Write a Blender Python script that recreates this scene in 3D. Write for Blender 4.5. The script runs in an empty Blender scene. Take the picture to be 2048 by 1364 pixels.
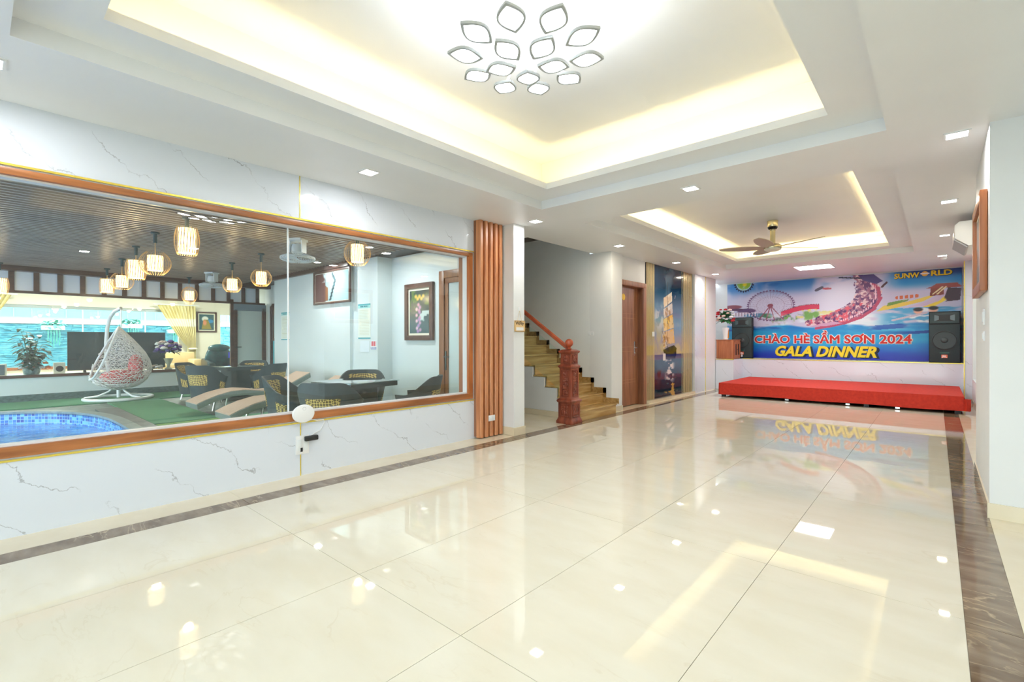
import bpy, bmesh, math, random
import numpy as np
from mathutils import Matrix, Vector
random.seed(7)
SC = bpy.context.scene
COL = SC.collection
# ------------------------------------------------------------------ camera, world, exposure
yaw, pit, rol = [math.radians(a) for a in (41.567, 0.166, -0.102)]
Fw = Vector((-math.sin(yaw)*math.cos(pit), math.cos(yaw)*math.cos(pit), -math.sin(pit)))
Rt = Vector((math.cos(yaw), math.sin(yaw), 0)); Up = Rt.cross(Fw)
Rt, Up = Rt*math.cos(rol)+Up*math.sin(rol), Up*math.cos(rol)-Rt*math.sin(rol)
cd = bpy.data.cameras.new('camera'); cam = bpy.data.objects.new('camera', cd); COL.objects.link(cam)
cd.sensor_fit = 'HORIZONTAL'; cd.sensor_width = 36; cd.lens = 36*956.31/2048; cd.clip_start = .05; cd.clip_end = 200
mw = Matrix((Rt, Up, -Fw)).transposed().to_4x4(); mw.translation = (0, 0, 1.2); cam.matrix_world = mw
SC.camera = cam
W = bpy.data.worlds.new('world'); SC.world = W; W.use_nodes = True
bg = W.node_tree.nodes['Background']; bg.inputs[0].default_value = (.86, .95, 1, 1); bg.inputs[1].default_value = 6.0
vs = SC.view_settings; vs.view_transform = 'Standard'; vs.look = 'None'; vs.gamma = 1; vs.use_curve_mapping = False
vs.exposure = 0.2
cy = SC.cycles
cy.max_bounces = 7; cy.diffuse_bounces = 4; cy.glossy_bounces = 3; cy.transparent_max_bounces = 12; cy.transmission_bounces = 2; cy.use_adaptive_sampling = True; cy.adaptive_threshold = .08; cy.adaptive_min_samples = 16; cy.light_sampling_threshold = .03
cy.sample_clamp_indirect = 6; cy.caustics_reflective = False; cy.caustics_refractive = False; cy.use_denoising = True
DOWN_W = 6.5; CHAND_E = 34.0; COVE_E = 60.0; PANEL_W = 30.0; LANT_E = 9.0

# ------------------------------------------------------------------ materials
def lin(c):
    return tuple((x/12.92 if x <= .04045 else ((x+.055)/1.055)**2.4) for x in c)
def rgb(r, g, b): return lin((r/255, g/255, b/255))
MATS = {}
def P(name, col, rough=.5, metal=0., emit=0., ecol=None, coat=0., spec=.5, sub=0):
    m = bpy.data.materials.new(name); m.use_nodes = True
    b = m.node_tree.nodes['Principled BSDF']
    b.inputs['Base Color'].default_value = (*col, 1); b.inputs['Roughness'].default_value = rough
    b.inputs['Metallic'].default_value = metal; b.inputs['Coat Weight'].default_value = coat
    b.inputs['Coat Roughness'].default_value = .05; b.inputs['Specular IOR Level'].default_value = spec
    if emit: b.inputs['Emission Color'].default_value = (*(ecol or col), 1); b.inputs['Emission Strength'].default_value = emit
    MATS[name] = m; return m
def N(m, t, **kw):
    n = m.node_tree.nodes.new(t)
    for k, v in kw.items():
        if k.startswith('i_'):
            key = k[2:]; key = int(key) if key.isdigit() else key.replace('_', ' ')
            n.inputs[key].default_value = v
        else: setattr(n, k, v)
    return n
def L(m, a, b): m.node_tree.links.new(a, b)
def bsdf(m): return m.node_tree.nodes['Principled BSDF']
def coords(m, world=False, scale=(1, 1, 1), rot=(0, 0, 0)):
    mp = N(m, 'ShaderNodeMapping'); mp.inputs['Scale'].default_value = scale; mp.inputs['Rotation'].default_value = rot
    if world: L(m, N(m, 'ShaderNodeNewGeometry').outputs['Position'], mp.inputs['Vector'])
    else: L(m, N(m, 'ShaderNodeTexCoord').outputs['Object'], mp.inputs['Vector'])
    return mp.outputs['Vector']
def ramp(m, fac, stops):
    r = N(m, 'ShaderNodeValToRGB'); e = r.color_ramp.elements
    while len(e) < len(stops): e.new(.5)
    for i, (p, c) in enumerate(stops): e[i].position = p; e[i].color = (*c, 1)
    L(m, fac, r.inputs[0]); return r.outputs[0]
def noisy(name, c1, c2, scale=8, rough=.5, stretch=(1, 1, 1), detail=4, world=False, bump=0, lo=.35, hi=.65, rot=(0, 0, 0), **kw):
    m = P(name, c1, rough, **kw)
    v = coords(m, world, stretch, rot)
    n = N(m, 'ShaderNodeTexNoise', i_Scale=scale, i_Detail=detail); L(m, v, n.inputs['Vector'])
    L(m, ramp(m, n.outputs['Fac'], [(lo, c1), (hi, c2)]), bsdf(m).inputs['Base Color'])
    if bump:
        b = N(m, 'ShaderNodeBump', i_Strength=bump, i_Distance=.02); L(m, n.outputs['Fac'], b.inputs['Height']); L(m, b.outputs[0], bsdf(m).inputs['Normal'])
    return m
def veins(name, base, vein, rough, rot, stretch, scale, width, base2=None, world=True, mscale=1.3, strength=.7, spec=.5):
    """stone with thin broken veins"""
    m = P(name, base, rough, spec=spec)
    v = coords(m, world, stretch, rot)
    n = N(m, 'ShaderNodeTexNoise', i_Scale=scale, i_Detail=5, i_Roughness=.55, i_Distortion=.6); L(m, v, n.inputs['Vector'])
    s = N(m, 'ShaderNodeMath', operation='SUBTRACT', i_1=.5); L(m, n.outputs['Fac'], s.inputs[0])
    a = N(m, 'ShaderNodeMath', operation='ABSOLUTE'); L(m, s.outputs[0], a.inputs[0])
    line = ramp(m, a.outputs[0], [(0, (1, 1, 1)), (width, (0, 0, 0))])
    k = N(m, 'ShaderNodeTexNoise', i_Scale=mscale, i_Detail=2); L(m, coords(m, world), k.inputs['Vector'])
    mk = ramp(m, k.outputs['Fac'], [(.45, (0, 0, 0)), (.62, (1, 1, 1))])
    mu = N(m, 'ShaderNodeMath', operation='MULTIPLY'); L(m, line, mu.inputs[0]); L(m, mk, mu.inputs[1])
    mu2 = N(m, 'ShaderNodeMath', operation='MULTIPLY', i_1=strength); L(m, mu.outputs[0], mu2.inputs[0])
    mx = N(m, 'ShaderNodeMix', data_type='RGBA'); L(m, mu2.outputs[0], mx.inputs[0])
    if base2:
        n2 = N(m, 'ShaderNodeTexNoise', i_Scale=scale*1.7, i_Detail=6); L(m, v, n2.inputs['Vector'])
        L(m, ramp(m, n2.outputs['Fac'], [(.35, base), (.65, base2)]), mx.inputs[6])
    else: mx.inputs[6].default_value = (*base, 1)
    mx.inputs[7].default_value = (*vein, 1)
    L(m, mx.outputs[2], bsdf(m).inputs['Base Color']); return m
def glass(name, tint=(.95, 1, .98), amount=1.6, rough=0.0):
    m = bpy.data.materials.new(name); m.use_nodes = True; nt = m.node_tree; nt.nodes.clear()
    o = N(m, 'ShaderNodeOutputMaterial'); mx = N(m, 'ShaderNodeMixShader')
    t = N(m, 'ShaderNodeBsdfTransparent'); t.inputs[0].default_value = (*tint, 1)
    g = N(m, 'ShaderNodeBsdfGlossy'); g.inputs['Roughness'].default_value = rough
    f = N(m, 'ShaderNodeFresnel', i_IOR=1.52); geo = N(m, 'ShaderNodeNewGeometry')
    inv = N(m, 'ShaderNodeMath', operation='SUBTRACT', i_0=1.0); L(m, geo.outputs['Backfacing'], inv.inputs[1])
    a = N(m, 'ShaderNodeMath', operation='MULTIPLY'); L(m, f.outputs[0], a.inputs[0]); L(m, inv.outputs[0], a.inputs[1])
    b = N(m, 'ShaderNodeMath', operation='MULTIPLY', i_1=amount, use_clamp=True); L(m, a.outputs[0], b.inputs[0])
    L(m, b.outputs[0], mx.inputs[0]); L(m, t.outputs[0], mx.inputs[1]); L(m, g.outputs[0], mx.inputs[2]); L(m, mx.outputs[0], o.inputs[0])
    MATS[name] = m; return m
def printed(name, rough=.5):
    m = P(name, (1, 1, 1), rough); a = N(m, 'ShaderNodeVertexColor', layer_name='print'); L(m, a.outputs[0], bsdf(m).inputs['Base Color']); return m
def wood(name, c1, c2, axis='z', scale=6, rough=.35, **kw):
    st = {'x': (.12, 1.6, 1.6), 'y': (1.6, .12, 1.6), 'z': (1.6, 1.6, .12)}[axis]
    return noisy(name, c1, c2, scale*2, rough, st, 5, True, **kw)

white_paint = noisy('white_paint', (.80, .82, .83), (.78, .80, .81), 3, .55, world=True, detail=1)
ceil_paint = noisy('ceiling_paint', (.86, .88, .90), (.84, .86, .88), 2, .38, world=True, detail=1)
cream_paint = noisy('cream_paint', (.82, .78, .68), (.80, .76, .66), 3, .6, world=True)
grey_paint = noisy('patio_paint', (.70, .78, .80), (.68, .76, .78), 3, .55, world=True)
stair_paint = noisy('stair_paint', (.84, .87, .87), (.82, .85, .85), 3, .55, world=True)
def wall_marble(name, base, vein, rough):
    """pale stone with thin diagonal broken veins"""
    m = P(name, base, rough)
    pos = N(m, 'ShaderNodeNewGeometry').outputs['Position']
    d = N(m, 'ShaderNodeVectorMath', operation='DOT_PRODUCT'); d.inputs[1].default_value = (.66, .66, .80); L(m, pos, d.inputs[0])
    n = N(m, 'ShaderNodeTexNoise', i_Scale=2.6, i_Detail=6, i_Roughness=.6); L(m, pos, n.inputs['Vector'])
    ma = N(m, 'ShaderNodeMath', operation='MULTIPLY_ADD', i_1=.42); L(m, n.outputs['Fac'], ma.inputs[0]); L(m, d.outputs['Value'], ma.inputs[2])
    sc = N(m, 'ShaderNodeMath', operation='MULTIPLY', i_1=3.1); L(m, ma.outputs[0], sc.inputs[0])
    fr = N(m, 'ShaderNodeMath', operation='FRACT'); L(m, sc.outputs[0], fr.inputs[0])
    su = N(m, 'ShaderNodeMath', operation='SUBTRACT', i_1=.5); L(m, fr.outputs[0], su.inputs[0])
    ab = N(m, 'ShaderNodeMath', operation='ABSOLUTE'); L(m, su.outputs[0], ab.inputs[0])
    line = ramp(m, ab.outputs[0], [(0, (1, 1, 1)), (.016, (0, 0, 0))])
    k = N(m, 'ShaderNodeTexNoise', i_Scale=3.4, i_Detail=3); L(m, pos, k.inputs['Vector'])
    mk = ramp(m, k.outputs['Fac'], [(.46, (0, 0, 0)), (.57, (1, 1, 1))])
    mu = N(m, 'ShaderNodeMath', operation='MULTIPLY'); L(m, line, mu.inputs[0]); L(m, mk, mu.inputs[1])
    m2 = N(m, 'ShaderNodeMath', operation='MULTIPLY', i_1=.72); L(m, mu.outputs[0], m2.inputs[0])
    mx = N(m, 'ShaderNodeMix', data_type='RGBA'); L(m, m2.outputs[0], mx.inputs[0]); mx.inputs[6].default_value = (*base, 1); mx.inputs[7].default_value = (*vein, 1)
    L(m, mx.outputs[2], bsdf(m).inputs['Base Color']); return m
marble = wall_marble('marble_wall', (.72, .77, .85), (.25, .26, .30), .10)
tile_m = veins('floor_tile', (.79, .75, .63), (.60, .50, .32), .02, (0, 0, .4), (1.2, 3.2, 1), 1.2, .012, base2=(.76, .71, .575), mscale=2.2, strength=.22)
border_m = noisy('border_tile', (.78, .70, .53), (.74, .65, .47), 5, .08, world=True)
dark_m = veins('dark_marble', (.15, .102, .064), (.66, .52, .34), .06, (0, 0, 1.1), (1.1, 3.4, 1), 2.0, .018, base2=(.27, .20, .135), mscale=2.6, strength=.6)
gold = P('gold_trim', (.83, .66, .12), .25, .6)
wood_frame = wood('frame_wood', rgb(182, 116, 66), rgb(142, 86, 46), 'y', 8, .3)
wood_frame_v = wood('frame_wood_vertical', rgb(198, 122, 66), rgb(166, 96, 50), 'z', 8, .3)
wood_slat = wood('slat_wood', rgb(212, 148, 102), rgb(184, 118, 76), 'z', 8, .38)
wood_red = noisy('mahogany', rgb(150, 74, 50), rgb(112, 50, 34), 14, .28, (1, 1, .3), bump=.1)
wood_rail = noisy('rail_wood', rgb(188, 92, 58), rgb(154, 70, 44), 10, .28)
wood_step = wood('step_wood', rgb(214, 182, 122), rgb(176, 138, 82), 'y', 7, .22)
wood_step2 = wood('step_edge_wood', rgb(186, 150, 96), rgb(150, 116, 68), 'y', 7, .22)
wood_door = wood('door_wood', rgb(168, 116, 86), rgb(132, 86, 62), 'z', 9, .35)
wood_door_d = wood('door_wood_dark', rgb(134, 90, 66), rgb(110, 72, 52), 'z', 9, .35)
wood_cab = wood('cabinet_wood', rgb(186, 118, 78), rgb(160, 94, 60), 'z', 9, .4)
wood_dark = wood('dark_wood', rgb(92, 58, 46), rgb(70, 44, 36), 'y', 8, .35)
wood_pic = wood('picture_wood', rgb(170, 104, 62), rgb(134, 76, 44), 'z', 8, .35)
steel = P('steel', (.62, .62, .60), .25, 1.); chrome = P('chrome', (.8, .8, .8), .12, 1.)
black = P('black_plastic', (.018, .02, .022), .45); black_gloss = P('black_gloss', (.008, .012, .016), .08)
white_pl = P('white_plastic', (.84, .85, .86), .35); grey_pl = P('grey_plastic', (.4, .42, .44), .4); white_metal = P('white_metal', (.80, .84, .86), .35)
emit_cool = P('lamp_glow', (1, 1, 1), .5, emit=18, ecol=(1, .98, .95)); emit_panel = P('panel_glow', (1, 1, 1), .5, emit=14, ecol=(.96, .97, 1))
pane = glass('window_glass', (.95, .99, .98), 3.0); pane_clear = glass('clear_glass', (.97, 1, .99), 1.2)

# ------------------------------------------------------------------ mesh builder
class B:
    def __init__(s): s.v = []; s.f = []
    def add(s, vs, fs):
        o = len(s.v); s.v += [tuple(p) for p in vs]; s.f += [tuple(i+o for i in f) for f in fs]; return s
    def box(s, x0, x1, y0, y1, z0, z1):
        return s.add([(x0, y0, z0), (x1, y0, z0), (x1, y1, z0), (x0, y1, z0), (x0, y0, z1), (x1, y0, z1), (x1, y1, z1), (x0, y1, z1)],
                     [(0, 3, 2, 1), (4, 5, 6, 7), (0, 1, 5, 4), (1, 2, 6, 5), (2, 3, 7, 6), (3, 0, 4, 7)])
    def cbox(s, c, d): return s.box(c[0]-d[0]/2, c[0]+d[0]/2, c[1]-d[1]/2, c[1]+d[1]/2, c[2]-d[2]/2, c[2]+d[2]/2)
    def prism(s, pts, ax, a, b):
        def mk(p, q): return {'x': (q, p[0], p[1]), 'y': (p[0], q, p[1]), 'z': (p[0], p[1], q)}[ax]
        n = len(pts)
        return s.add([mk(p, a) for p in pts]+[mk(p, b) for p in pts], [tuple(range(n)), tuple(range(2*n-1, n-1, -1))]+[(i, (i+1) % n, n+(i+1) % n, n+i) for i in range(n)])
    def tube(s, path, r, n=8, closed=False):
        P_ = [Vector(p) for p in path]; m = len(P_); rs = r if isinstance(r, (list, tuple)) else [r]*m
        vs = []; prev = None
        for i, p in enumerate(P_):
            if closed: t = P_[(i+1) % m]-P_[i-1]
            else: t = P_[min(i+1, m-1)]-P_[max(i-1, 0)]
            t.normalize()
            if prev is None:
                a = Vector((0, 0, 1)) if abs(t.z) < .9 else Vector((1, 0, 0)); u = t.cross(a).normalized()
            else: u = (prev-t*prev.dot(t)).normalized()
            prev = u; w = t.cross(u)
            for k in range(n):
                an = 2*math.pi*k/n; vs.append(p+(u*math.cos(an)+w*math.sin(an))*rs[i])
        fs = []
        for i in range(m if closed else m-1):
            j = (i+1) % m
            for k in range(n): fs.append((i*n+k, i*n+(k+1) % n, j*n+(k+1) % n, j*n+k))
        if not closed: fs += [tuple(range(n-1, -1, -1)), tuple((m-1)*n+k for k in range(n))]
        return s.add(vs, fs)
    def lathe(s, prof, n=24, c=(0, 0, 0), ax='z', sq=None):
        vs = []; fs = []; m = len(prof)
        for r, h in prof:
            for k in range(n):
                a = 2*math.pi*(k+.5)/n if sq else 2*math.pi*k/n
                x, y = r*math.cos(a), r*math.sin(a)
                p = {'z': (x, y, h), 'x': (h, x, y), 'y': (x, h, y)}[ax]
                vs.append((p[0]+c[0], p[1]+c[1], p[2]+c[2]))
        for i in range(m-1):
            for k in range(n): fs.append((i*n+k, i*n+(k+1) % n, (i+1)*n+(k+1) % n, (i+1)*n+k))
        fs += [tuple(range(n-1, -1, -1)), tuple((m-1)*n+k for k in range(n))]
        return s.add(vs, fs)
    def ball(s, c, r, nu=12, nv=8, sc=(1, 1, 1)):
        prof = [(max(1e-4, math.sin(math.pi*i/nv)), -math.cos(math.pi*i/nv)) for i in range(nv+1)]
        o = len(s.v); s.lathe(prof, nu)
        for i in range(o, len(s.v)):
            p = s.v[i]; s.v[i] = (c[0]+p[0]*r*sc[0], c[1]+p[1]*r*sc[1], c[2]+p[2]*r*sc[2])
        return s
    def grid(s, fn, nu, nv, closed_u=False):
        vs = [fn(i/(nu-1 if not closed_u else nu), j/(nv-1)) for j in range(nv) for i in range(nu)]
        fs = []
        for j in range(nv-1):
            for i in range(nu if closed_u else nu-1):
                k = (i+1) % nu; fs.append((j*nu+i, j*nu+k, (j+1)*nu+k, (j+1)*nu+i))
        return s.add(vs, fs)
    def shell(s, fn, nu, nv, th):
        """thick sheet: fn(u,v)->(point, normal)"""
        a = [fn(i/(nu-1), j/(nv-1)) for j in range(nv) for i in range(nu)]
        vs = [Vector(p) for p, n in a]+[Vector(p)-Vector(n)*th for p, n in a]; K = nu*nv; fs = []
        for j in range(nv-1):
            for i in range(nu-1):
                q = (j*nu+i, j*nu+i+1, (j+1)*nu+i+1, (j+1)*nu+i); fs += [q, tuple(K+x for x in reversed(q))]
        def side(ids):
            for x, y in zip(ids, ids[1:]): fs.append((x, y, K+y, K+x))
        side([i for i in range(nu)]); side([(nv-1)*nu+i for i in range(nu)]); side([j*nu for j in range(nv)]); side([j*nu+nu-1 for j in range(nv)])
        return s.add(vs, fs)
    def cells(s, x0, x1, y0, y1, holes, z0, z1):
        xs = sorted({x0, x1, *[h[0] for h in holes], *[h[1] for h in holes]}); ys = sorted({y0, y1, *[h[2] for h in holes], *[h[3] for h in holes]})
        xs = [x for x in xs if x0 <= x <= x1]; ys = [y for y in ys if y0 <= y <= y1]
        def solid(i, j):
            if not (0 <= i < len(xs)-1 and 0 <= j < len(ys)-1): return False
            cx, cy_ = (xs[i]+xs[i+1])/2, (ys[j]+ys[j+1])/2
            return not any(h[0] < cx < h[1] and h[2] < cy_ < h[3] for h in holes)
        for i in range(len(xs)-1):
            for j in range(len(ys)-1):
                if not solid(i, j): continue
                a, b, c, d = xs[i], xs[i+1], ys[j], ys[j+1]
                s.add([(a, c, z0), (b, c, z0), (b, d, z0), (a, d, z0), (a, c, z1), (b, c, z1), (b, d, z1), (a, d, z1)],
                      [(0, 3, 2, 1), (4, 5, 6, 7)]+([] if solid(i, j-1) else [(0, 1, 5, 4)])+([] if solid(i+1, j) else [(1, 2, 6, 5)])+([] if solid(i, j+1) else [(2, 3, 7, 6)])+([] if solid(i-1, j) else [(3, 0, 4, 7)]))
        return s
    def perm(s, order):
        s.v = [tuple(p[k] for k in order) for p in s.v]; return s
def ob(name, b, mat, parent=None, smooth=False, bevel=0, loc=None, rot=None, weld=True, seg=2):
    me = bpy.data.meshes.new(name); bm = bmesh.new()
    vs = [bm.verts.new(p) for p in b.v]
    for f in b.f:
        try: bm.faces.new([vs[i] for i in f])
        except ValueError: pass
    if weld: bmesh.ops.remove_doubles(bm, verts=bm.verts, dist=1e-5)
    bmesh.ops.recalc_face_normals(bm, faces=bm.faces)
    if bevel:
        ed = [e for e in bm.edges if len(e.link_faces) == 2 and e.calc_face_angle(0) > .6]
        bmesh.ops.bevel(bm, geom=ed, offset=bevel, segments=seg, affect='EDGES', profile=.6, clamp_overlap=True)
    bm.to_mesh(me); bm.free()
    if smooth or bevel: me.shade_smooth(); me.set_sharp_from_angle(angle=.7)
    me.materials.append(mat)
    o = bpy.data.objects.new(name, me); COL.objects.link(o)
    if parent: o.parent = parent
    if loc: o.location = loc
    if rot: o.rotation_euler = rot
    return o
def tag(o, label, cat, group=None):
    o['label'] = label; o['category'] = cat
    if group: o['group'] = group
    return o
def thing(name, label, cat, loc=(0, 0, 0), rz=0, group=None):
    o = bpy.data.objects.new(name, None); COL.objects.link(o); o.location = loc; o.rotation_euler = (0, 0, rz); o.empty_display_size = .1
    return tag(o, label, cat, group)
def struct(name, b, mat, parent=None, **kw):
    o = ob(name, b, mat, parent, **kw)
    if not parent: o['kind'] = 'structure'
    return o
def dup(root, loc, rz, label, group=None):
    def cp(o, par):
        c = o.copy(); COL.objects.link(c); c.parent = par
        for ch in [x for x in bpy.data.objects if x.parent is o]: cp(ch, c)
        return c
    r = cp(root, None); r.location = loc; r.rotation_euler = (0, 0, rz); r['label'] = label
    if group: r['group'] = group
    return r
def again(o, parent, loc):
    c = o.copy(); COL.objects.link(c); c.parent = parent; c.location = loc; return c
def lamp(name, kind, loc, power, parent=None, size=.1, color=(1, 1, 1), sizey=None, rot=None, spread=None):
    d = bpy.data.lights.new(name, kind); d.energy = power; d.color = color
    if kind == 'AREA':
        d.shape = 'RECTANGLE' if sizey else 'SQUARE'; d.size = size
        if sizey: d.size_y = sizey
        if spread: d.spread = spread
    else: d.shadow_soft_size = size
    o = bpy.data.objects.new(name, d); COL.objects.link(o); o.location = loc
    if rot: o.rotation_euler = rot
    if parent: o.parent = parent
    return o
def text(name, body, size, loc, rot, mat, parent=None, extrude=.001, shear=0, offset=0, align='LEFT', xs=1.0):
    cu = bpy.data.curves.new(name, 'FONT'); cu.body = body; cu.size = size; cu.extrude = extrude; cu.shear = shear; cu.bevel_depth = offset; cu.bevel_resolution = 0
    cu.align_x = align; cu.resolution_u = 3
    t = bpy.data.objects.new(name, cu); COL.objects.link(t); bpy.context.view_layer.update()
    me = bpy.data.meshes.new_from_object(t.evaluated_get(bpy.context.evaluated_depsgraph_get()))
    zm = max(abs(v.co.z) for v in me.vertices)
    for v in me.vertices: v.co.z *= extrude/zm
    COL.objects.unlink(t); bpy.data.objects.remove(t); me.materials.clear(); me.materials.append(mat)
    o = bpy.data.objects.new(name, me); COL.objects.link(o); o.location = loc; o.rotation_euler = rot; o.scale = (xs, 1, 1)
    if parent: o.parent = parent
    return o
def picture_sheet(name, u0, u1, z0, z1, at, axis, fn, nu, nz, mat, parent=None, th=.002, flip=1):
    """flat print. axis 'x': sheet at X=at spanning Y; axis 'y': sheet at Y=at spanning X; fn(U,Z)->rgb srgb arrays"""
    us = np.linspace(u0, u1, nu); zs = np.linspace(z0, z1, nz); U, Z = np.meshgrid(us, zs)
    c = np.clip(fn(U, Z), 0, 1); c = np.where(c <= .04045, c/12.92, ((c+.055)/1.055)**2.4)
    if axis == 'y': co = np.stack([U, np.full_like(U, at), Z], -1)
    else: co = np.stack([np.full_like(U, at), U, Z], -1)
    idx = np.arange(nu*nz).reshape(nz, nu)
    q = np.stack([idx[:-1, :-1], idx[:-1, 1:], idx[1:, 1:], idx[1:, :-1]], -1).reshape(-1, 4)
    if flip < 0: q = q[:, ::-1]
    me = bpy.data.meshes.new(name); me.from_pydata(co.reshape(-1, 3).tolist(), [], q.tolist())
    at_ = me.color_attributes.new('print', 'FLOAT_COLOR', 'POINT')
    full = np.ones((nu*nz, 4), np.float32); full[:, :3] = c.reshape(-1, 3); at_.data.foreach_set('color', full.ravel())
    me.materials.append(mat); o = bpy.data.objects.new(name, me); COL.objects.link(o)
    if parent: o.parent = parent
    return o
def smooth01(x, a, b): t = np.clip((x-a)/(b-a), 0, 1); return t*t*(3-2*t)
def over(img, mask, col):
    mask = np.clip(mask, 0, 1)[..., None]; return img*(1-mask)+np.array(col)*mask
def vnoise(U, Z, s, seed=0):
    r = np.random.RandomState(seed); out = 0; amp = .5
    for o in range(4):
        g = r.rand(64, 64); x = (U*s*2**o+r.rand()*50) % 63; y = (Z*s*2**o+r.rand()*50) % 63
        xi = x.astype(int); yi = y.astype(int); fx = x-xi; fy = y-yi; fx = fx*fx*(3-2*fx); fy = fy*fy*(3-2*fy)
        out = out+amp*((g[yi, xi]*(1-fx)+g[yi, xi+1]*fx)*(1-fy)+(g[yi+1, xi]*(1-fx)+g[yi+1, xi+1]*fx)*fy); amp *= .5
    return out/.94
def ell(U, Z, c, rx, rz, soft=.02): return 1-smooth01(np.sqrt(((U-c[0])/rx)**2+((Z-c[1])/rz)**2), 1-soft/rx, 1+soft/rx)
def polym(U, Z, pts):
    ins = np.zeros(U.shape, bool); n = len(pts)
    for i in range(n):
        (x0, y0), (x1, y1) = pts[i], pts[(i+1) % n]
        if y0 == y1: continue
        cnd = (Z > y0) != (Z > y1); ins ^= cnd & (U < (x1-x0)*(Z-y0)/(y1-y0)+x0)
    return ins.astype(float)
def linem(U, Z, a, b, w):
    ax, az = a; bx, bz = b; dx, dz = bx-ax, bz-az
    t = np.clip(((U-ax)*dx+(Z-az)*dz)/(dx*dx+dz*dz+1e-9), 0, 1)
    return (np.hypot(U-ax-t*dx, Z-az-t*dz) < w).astype(float)
# ------------------------------------------------------------------ main room shell
H = 2.648; HS = 2.742; T1 = (-3.29, -.258, .121, 4.209); T2 = (-3.264, -.274, 5.038, 10.365); TOP1 = 3.15; TOP2 = 2.98
XL = -4.208; S1 = -3.922; S2 = -3.744; R1 = .093; R2 = .268
# floor: slab, main tiles, dark strips, beige border pieces
floor = struct('floor', B().box(-4.4, 3.1, -3.6, 13.3, -.12, -.010), P('floor_bed', (.55, .47, .33), .6))
tw = (R1-S2)/5; tl = 1.5
tb = B().box(0, tw-.0025, 0, tl-.0025, -.010, 0)
t0 = None
for i in range(5):
    for j in range(-4, 8):
        y = 1.31+tl*j
        if y > 11.9: continue
        if t0 is None: t0 = ob('tile', tb, tile_m, floor, loc=(S2+i*tw+.001, y, 0))
        else: again(t0, floor, (S2+i*tw+.001, y, 0))
for nm, x0, x1, off in (('strip_tile', S1, S2, 1.345), ('strip_tile', R1, R2, 2.79)):
    first = ob(nm, B().box(0, x1-x0-.001, 0, tl-.004, -.010, 0), dark_m, floor, loc=(x0, off-4.5, 0))
    for j in range(-2, 7): again(first, floor, (x0, off+tl*j, 0))
b0 = ob('border_tile', B().box(0, .476, 0, tl-.002, -.010, 0), border_m, floor, loc=(S1-.478, 1.345-4.5, 0))
for j in range(-2, 7): again(b0, floor, (S1-.478, 1.345+tl*j, 0))
b1 = ob('border_tile', B().box(0, 2.83, 0, tl-.002, -.010, 0), border_m, floor, loc=(R2, 2.79-6, 0))
for j in range(-3, 7): again(b1, floor, (R2, 2.79+tl*j, 0))
# ceiling and trays
ceil = struct('ceiling', B().cells(-4.33, 3.1, -3.6, 13.3, [T1, T2], H, HS), ceil_paint)
def inset(t, d): return (t[0]+d, t[1]-d, t[2]+d, t[3]-d)
warm_led = P('warm_led', (1, .8, .45), .5, emit=COVE_E, ecol=(1, .75, .34))
for k, (t, top, nm) in enumerate(((T1, TOP1, 'front'), (T2, TOP2, 'stage'))):
    o = (t[0]-.06, t[1]+.06, t[2]-.06, t[3]+.06); i_ = inset(t, .3)
    struct('ceiling_tray_soffit', B().cells(o[0], o[1], o[2], o[3], [i_], HS, HS+.012), ceil_paint)
    struct('ceiling_tray_lip', B().cells(i_[0]-.02, i_[1]+.02, i_[2]-.02, i_[3]+.02, [i_], HS+.012, HS+.06), ceil_paint)
    struct('ceiling_tray_side', B().cells(o[0], o[1], o[2], o[3], [t], HS+.012, top), ceil_paint)
    struct('ceiling_tray_top', B().box(o[0], o[1], o[2], o[3], top, top+.08), ceil_paint)
    z = HS+.026; ia = .266 if k == 0 else .240
    for (x0, x1, y0, y1), side in (((t[0]+ia, t[0]+ia+.012, i_[2], i_[3]), 'window-side'), ((t[1]-ia-.012, t[1]-ia, i_[2], i_[3]), 'column-side'),
                                   ((i_[0], i_[1], t[2]+ia, t[2]+ia+.012), 'near'), ((i_[0], i_[1], t[3]-ia-.012, t[3]-ia), 'far')):
        tag(ob('cove_light_strip', B().box(x0, x1, y0, y1, HS+.012, z), warm_led),
            'warm glowing cove light along the %s edge of the %s ceiling tray' % (side, 'large front' if k == 0 else 'smaller fan'), 'light strip', 'cove lights in the ceiling trays')
# left wall with the long window
core = B().cells(-3.6, 4.05, 0, H, [(-2.9, 4.0, .50, 2.24)], -4.40, -4.214).perm((2, 0, 1))
wl = struct('wall_left', core, white_paint)
for (y0, y1) in ((-3.6, -.60), (-.594, 1.917), (1.925, 4.05)):
    for (z0, z1) in ((0, .462), (2.275, H)):
        ob('marble_panel', B().box(-4.214, XL, y0, y1, z0, z1), marble, wl)
tr = 0
for z0, z1 in ((.462, .475), (2.262, 2.275)):
    tr += 1; struct('trim_%d' % tr, B().box(-4.214, -4.202, -3.6, 4.05, z0, z1), gold)
for y in (-.597, 1.921):
    for z0, z1 in ((0, .462), (2.275, H)):
        tr += 1; struct('trim_%d' % tr, B().box(-4.214, -4.204, y-.004, y+.004, z0, z1), gold)
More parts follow.
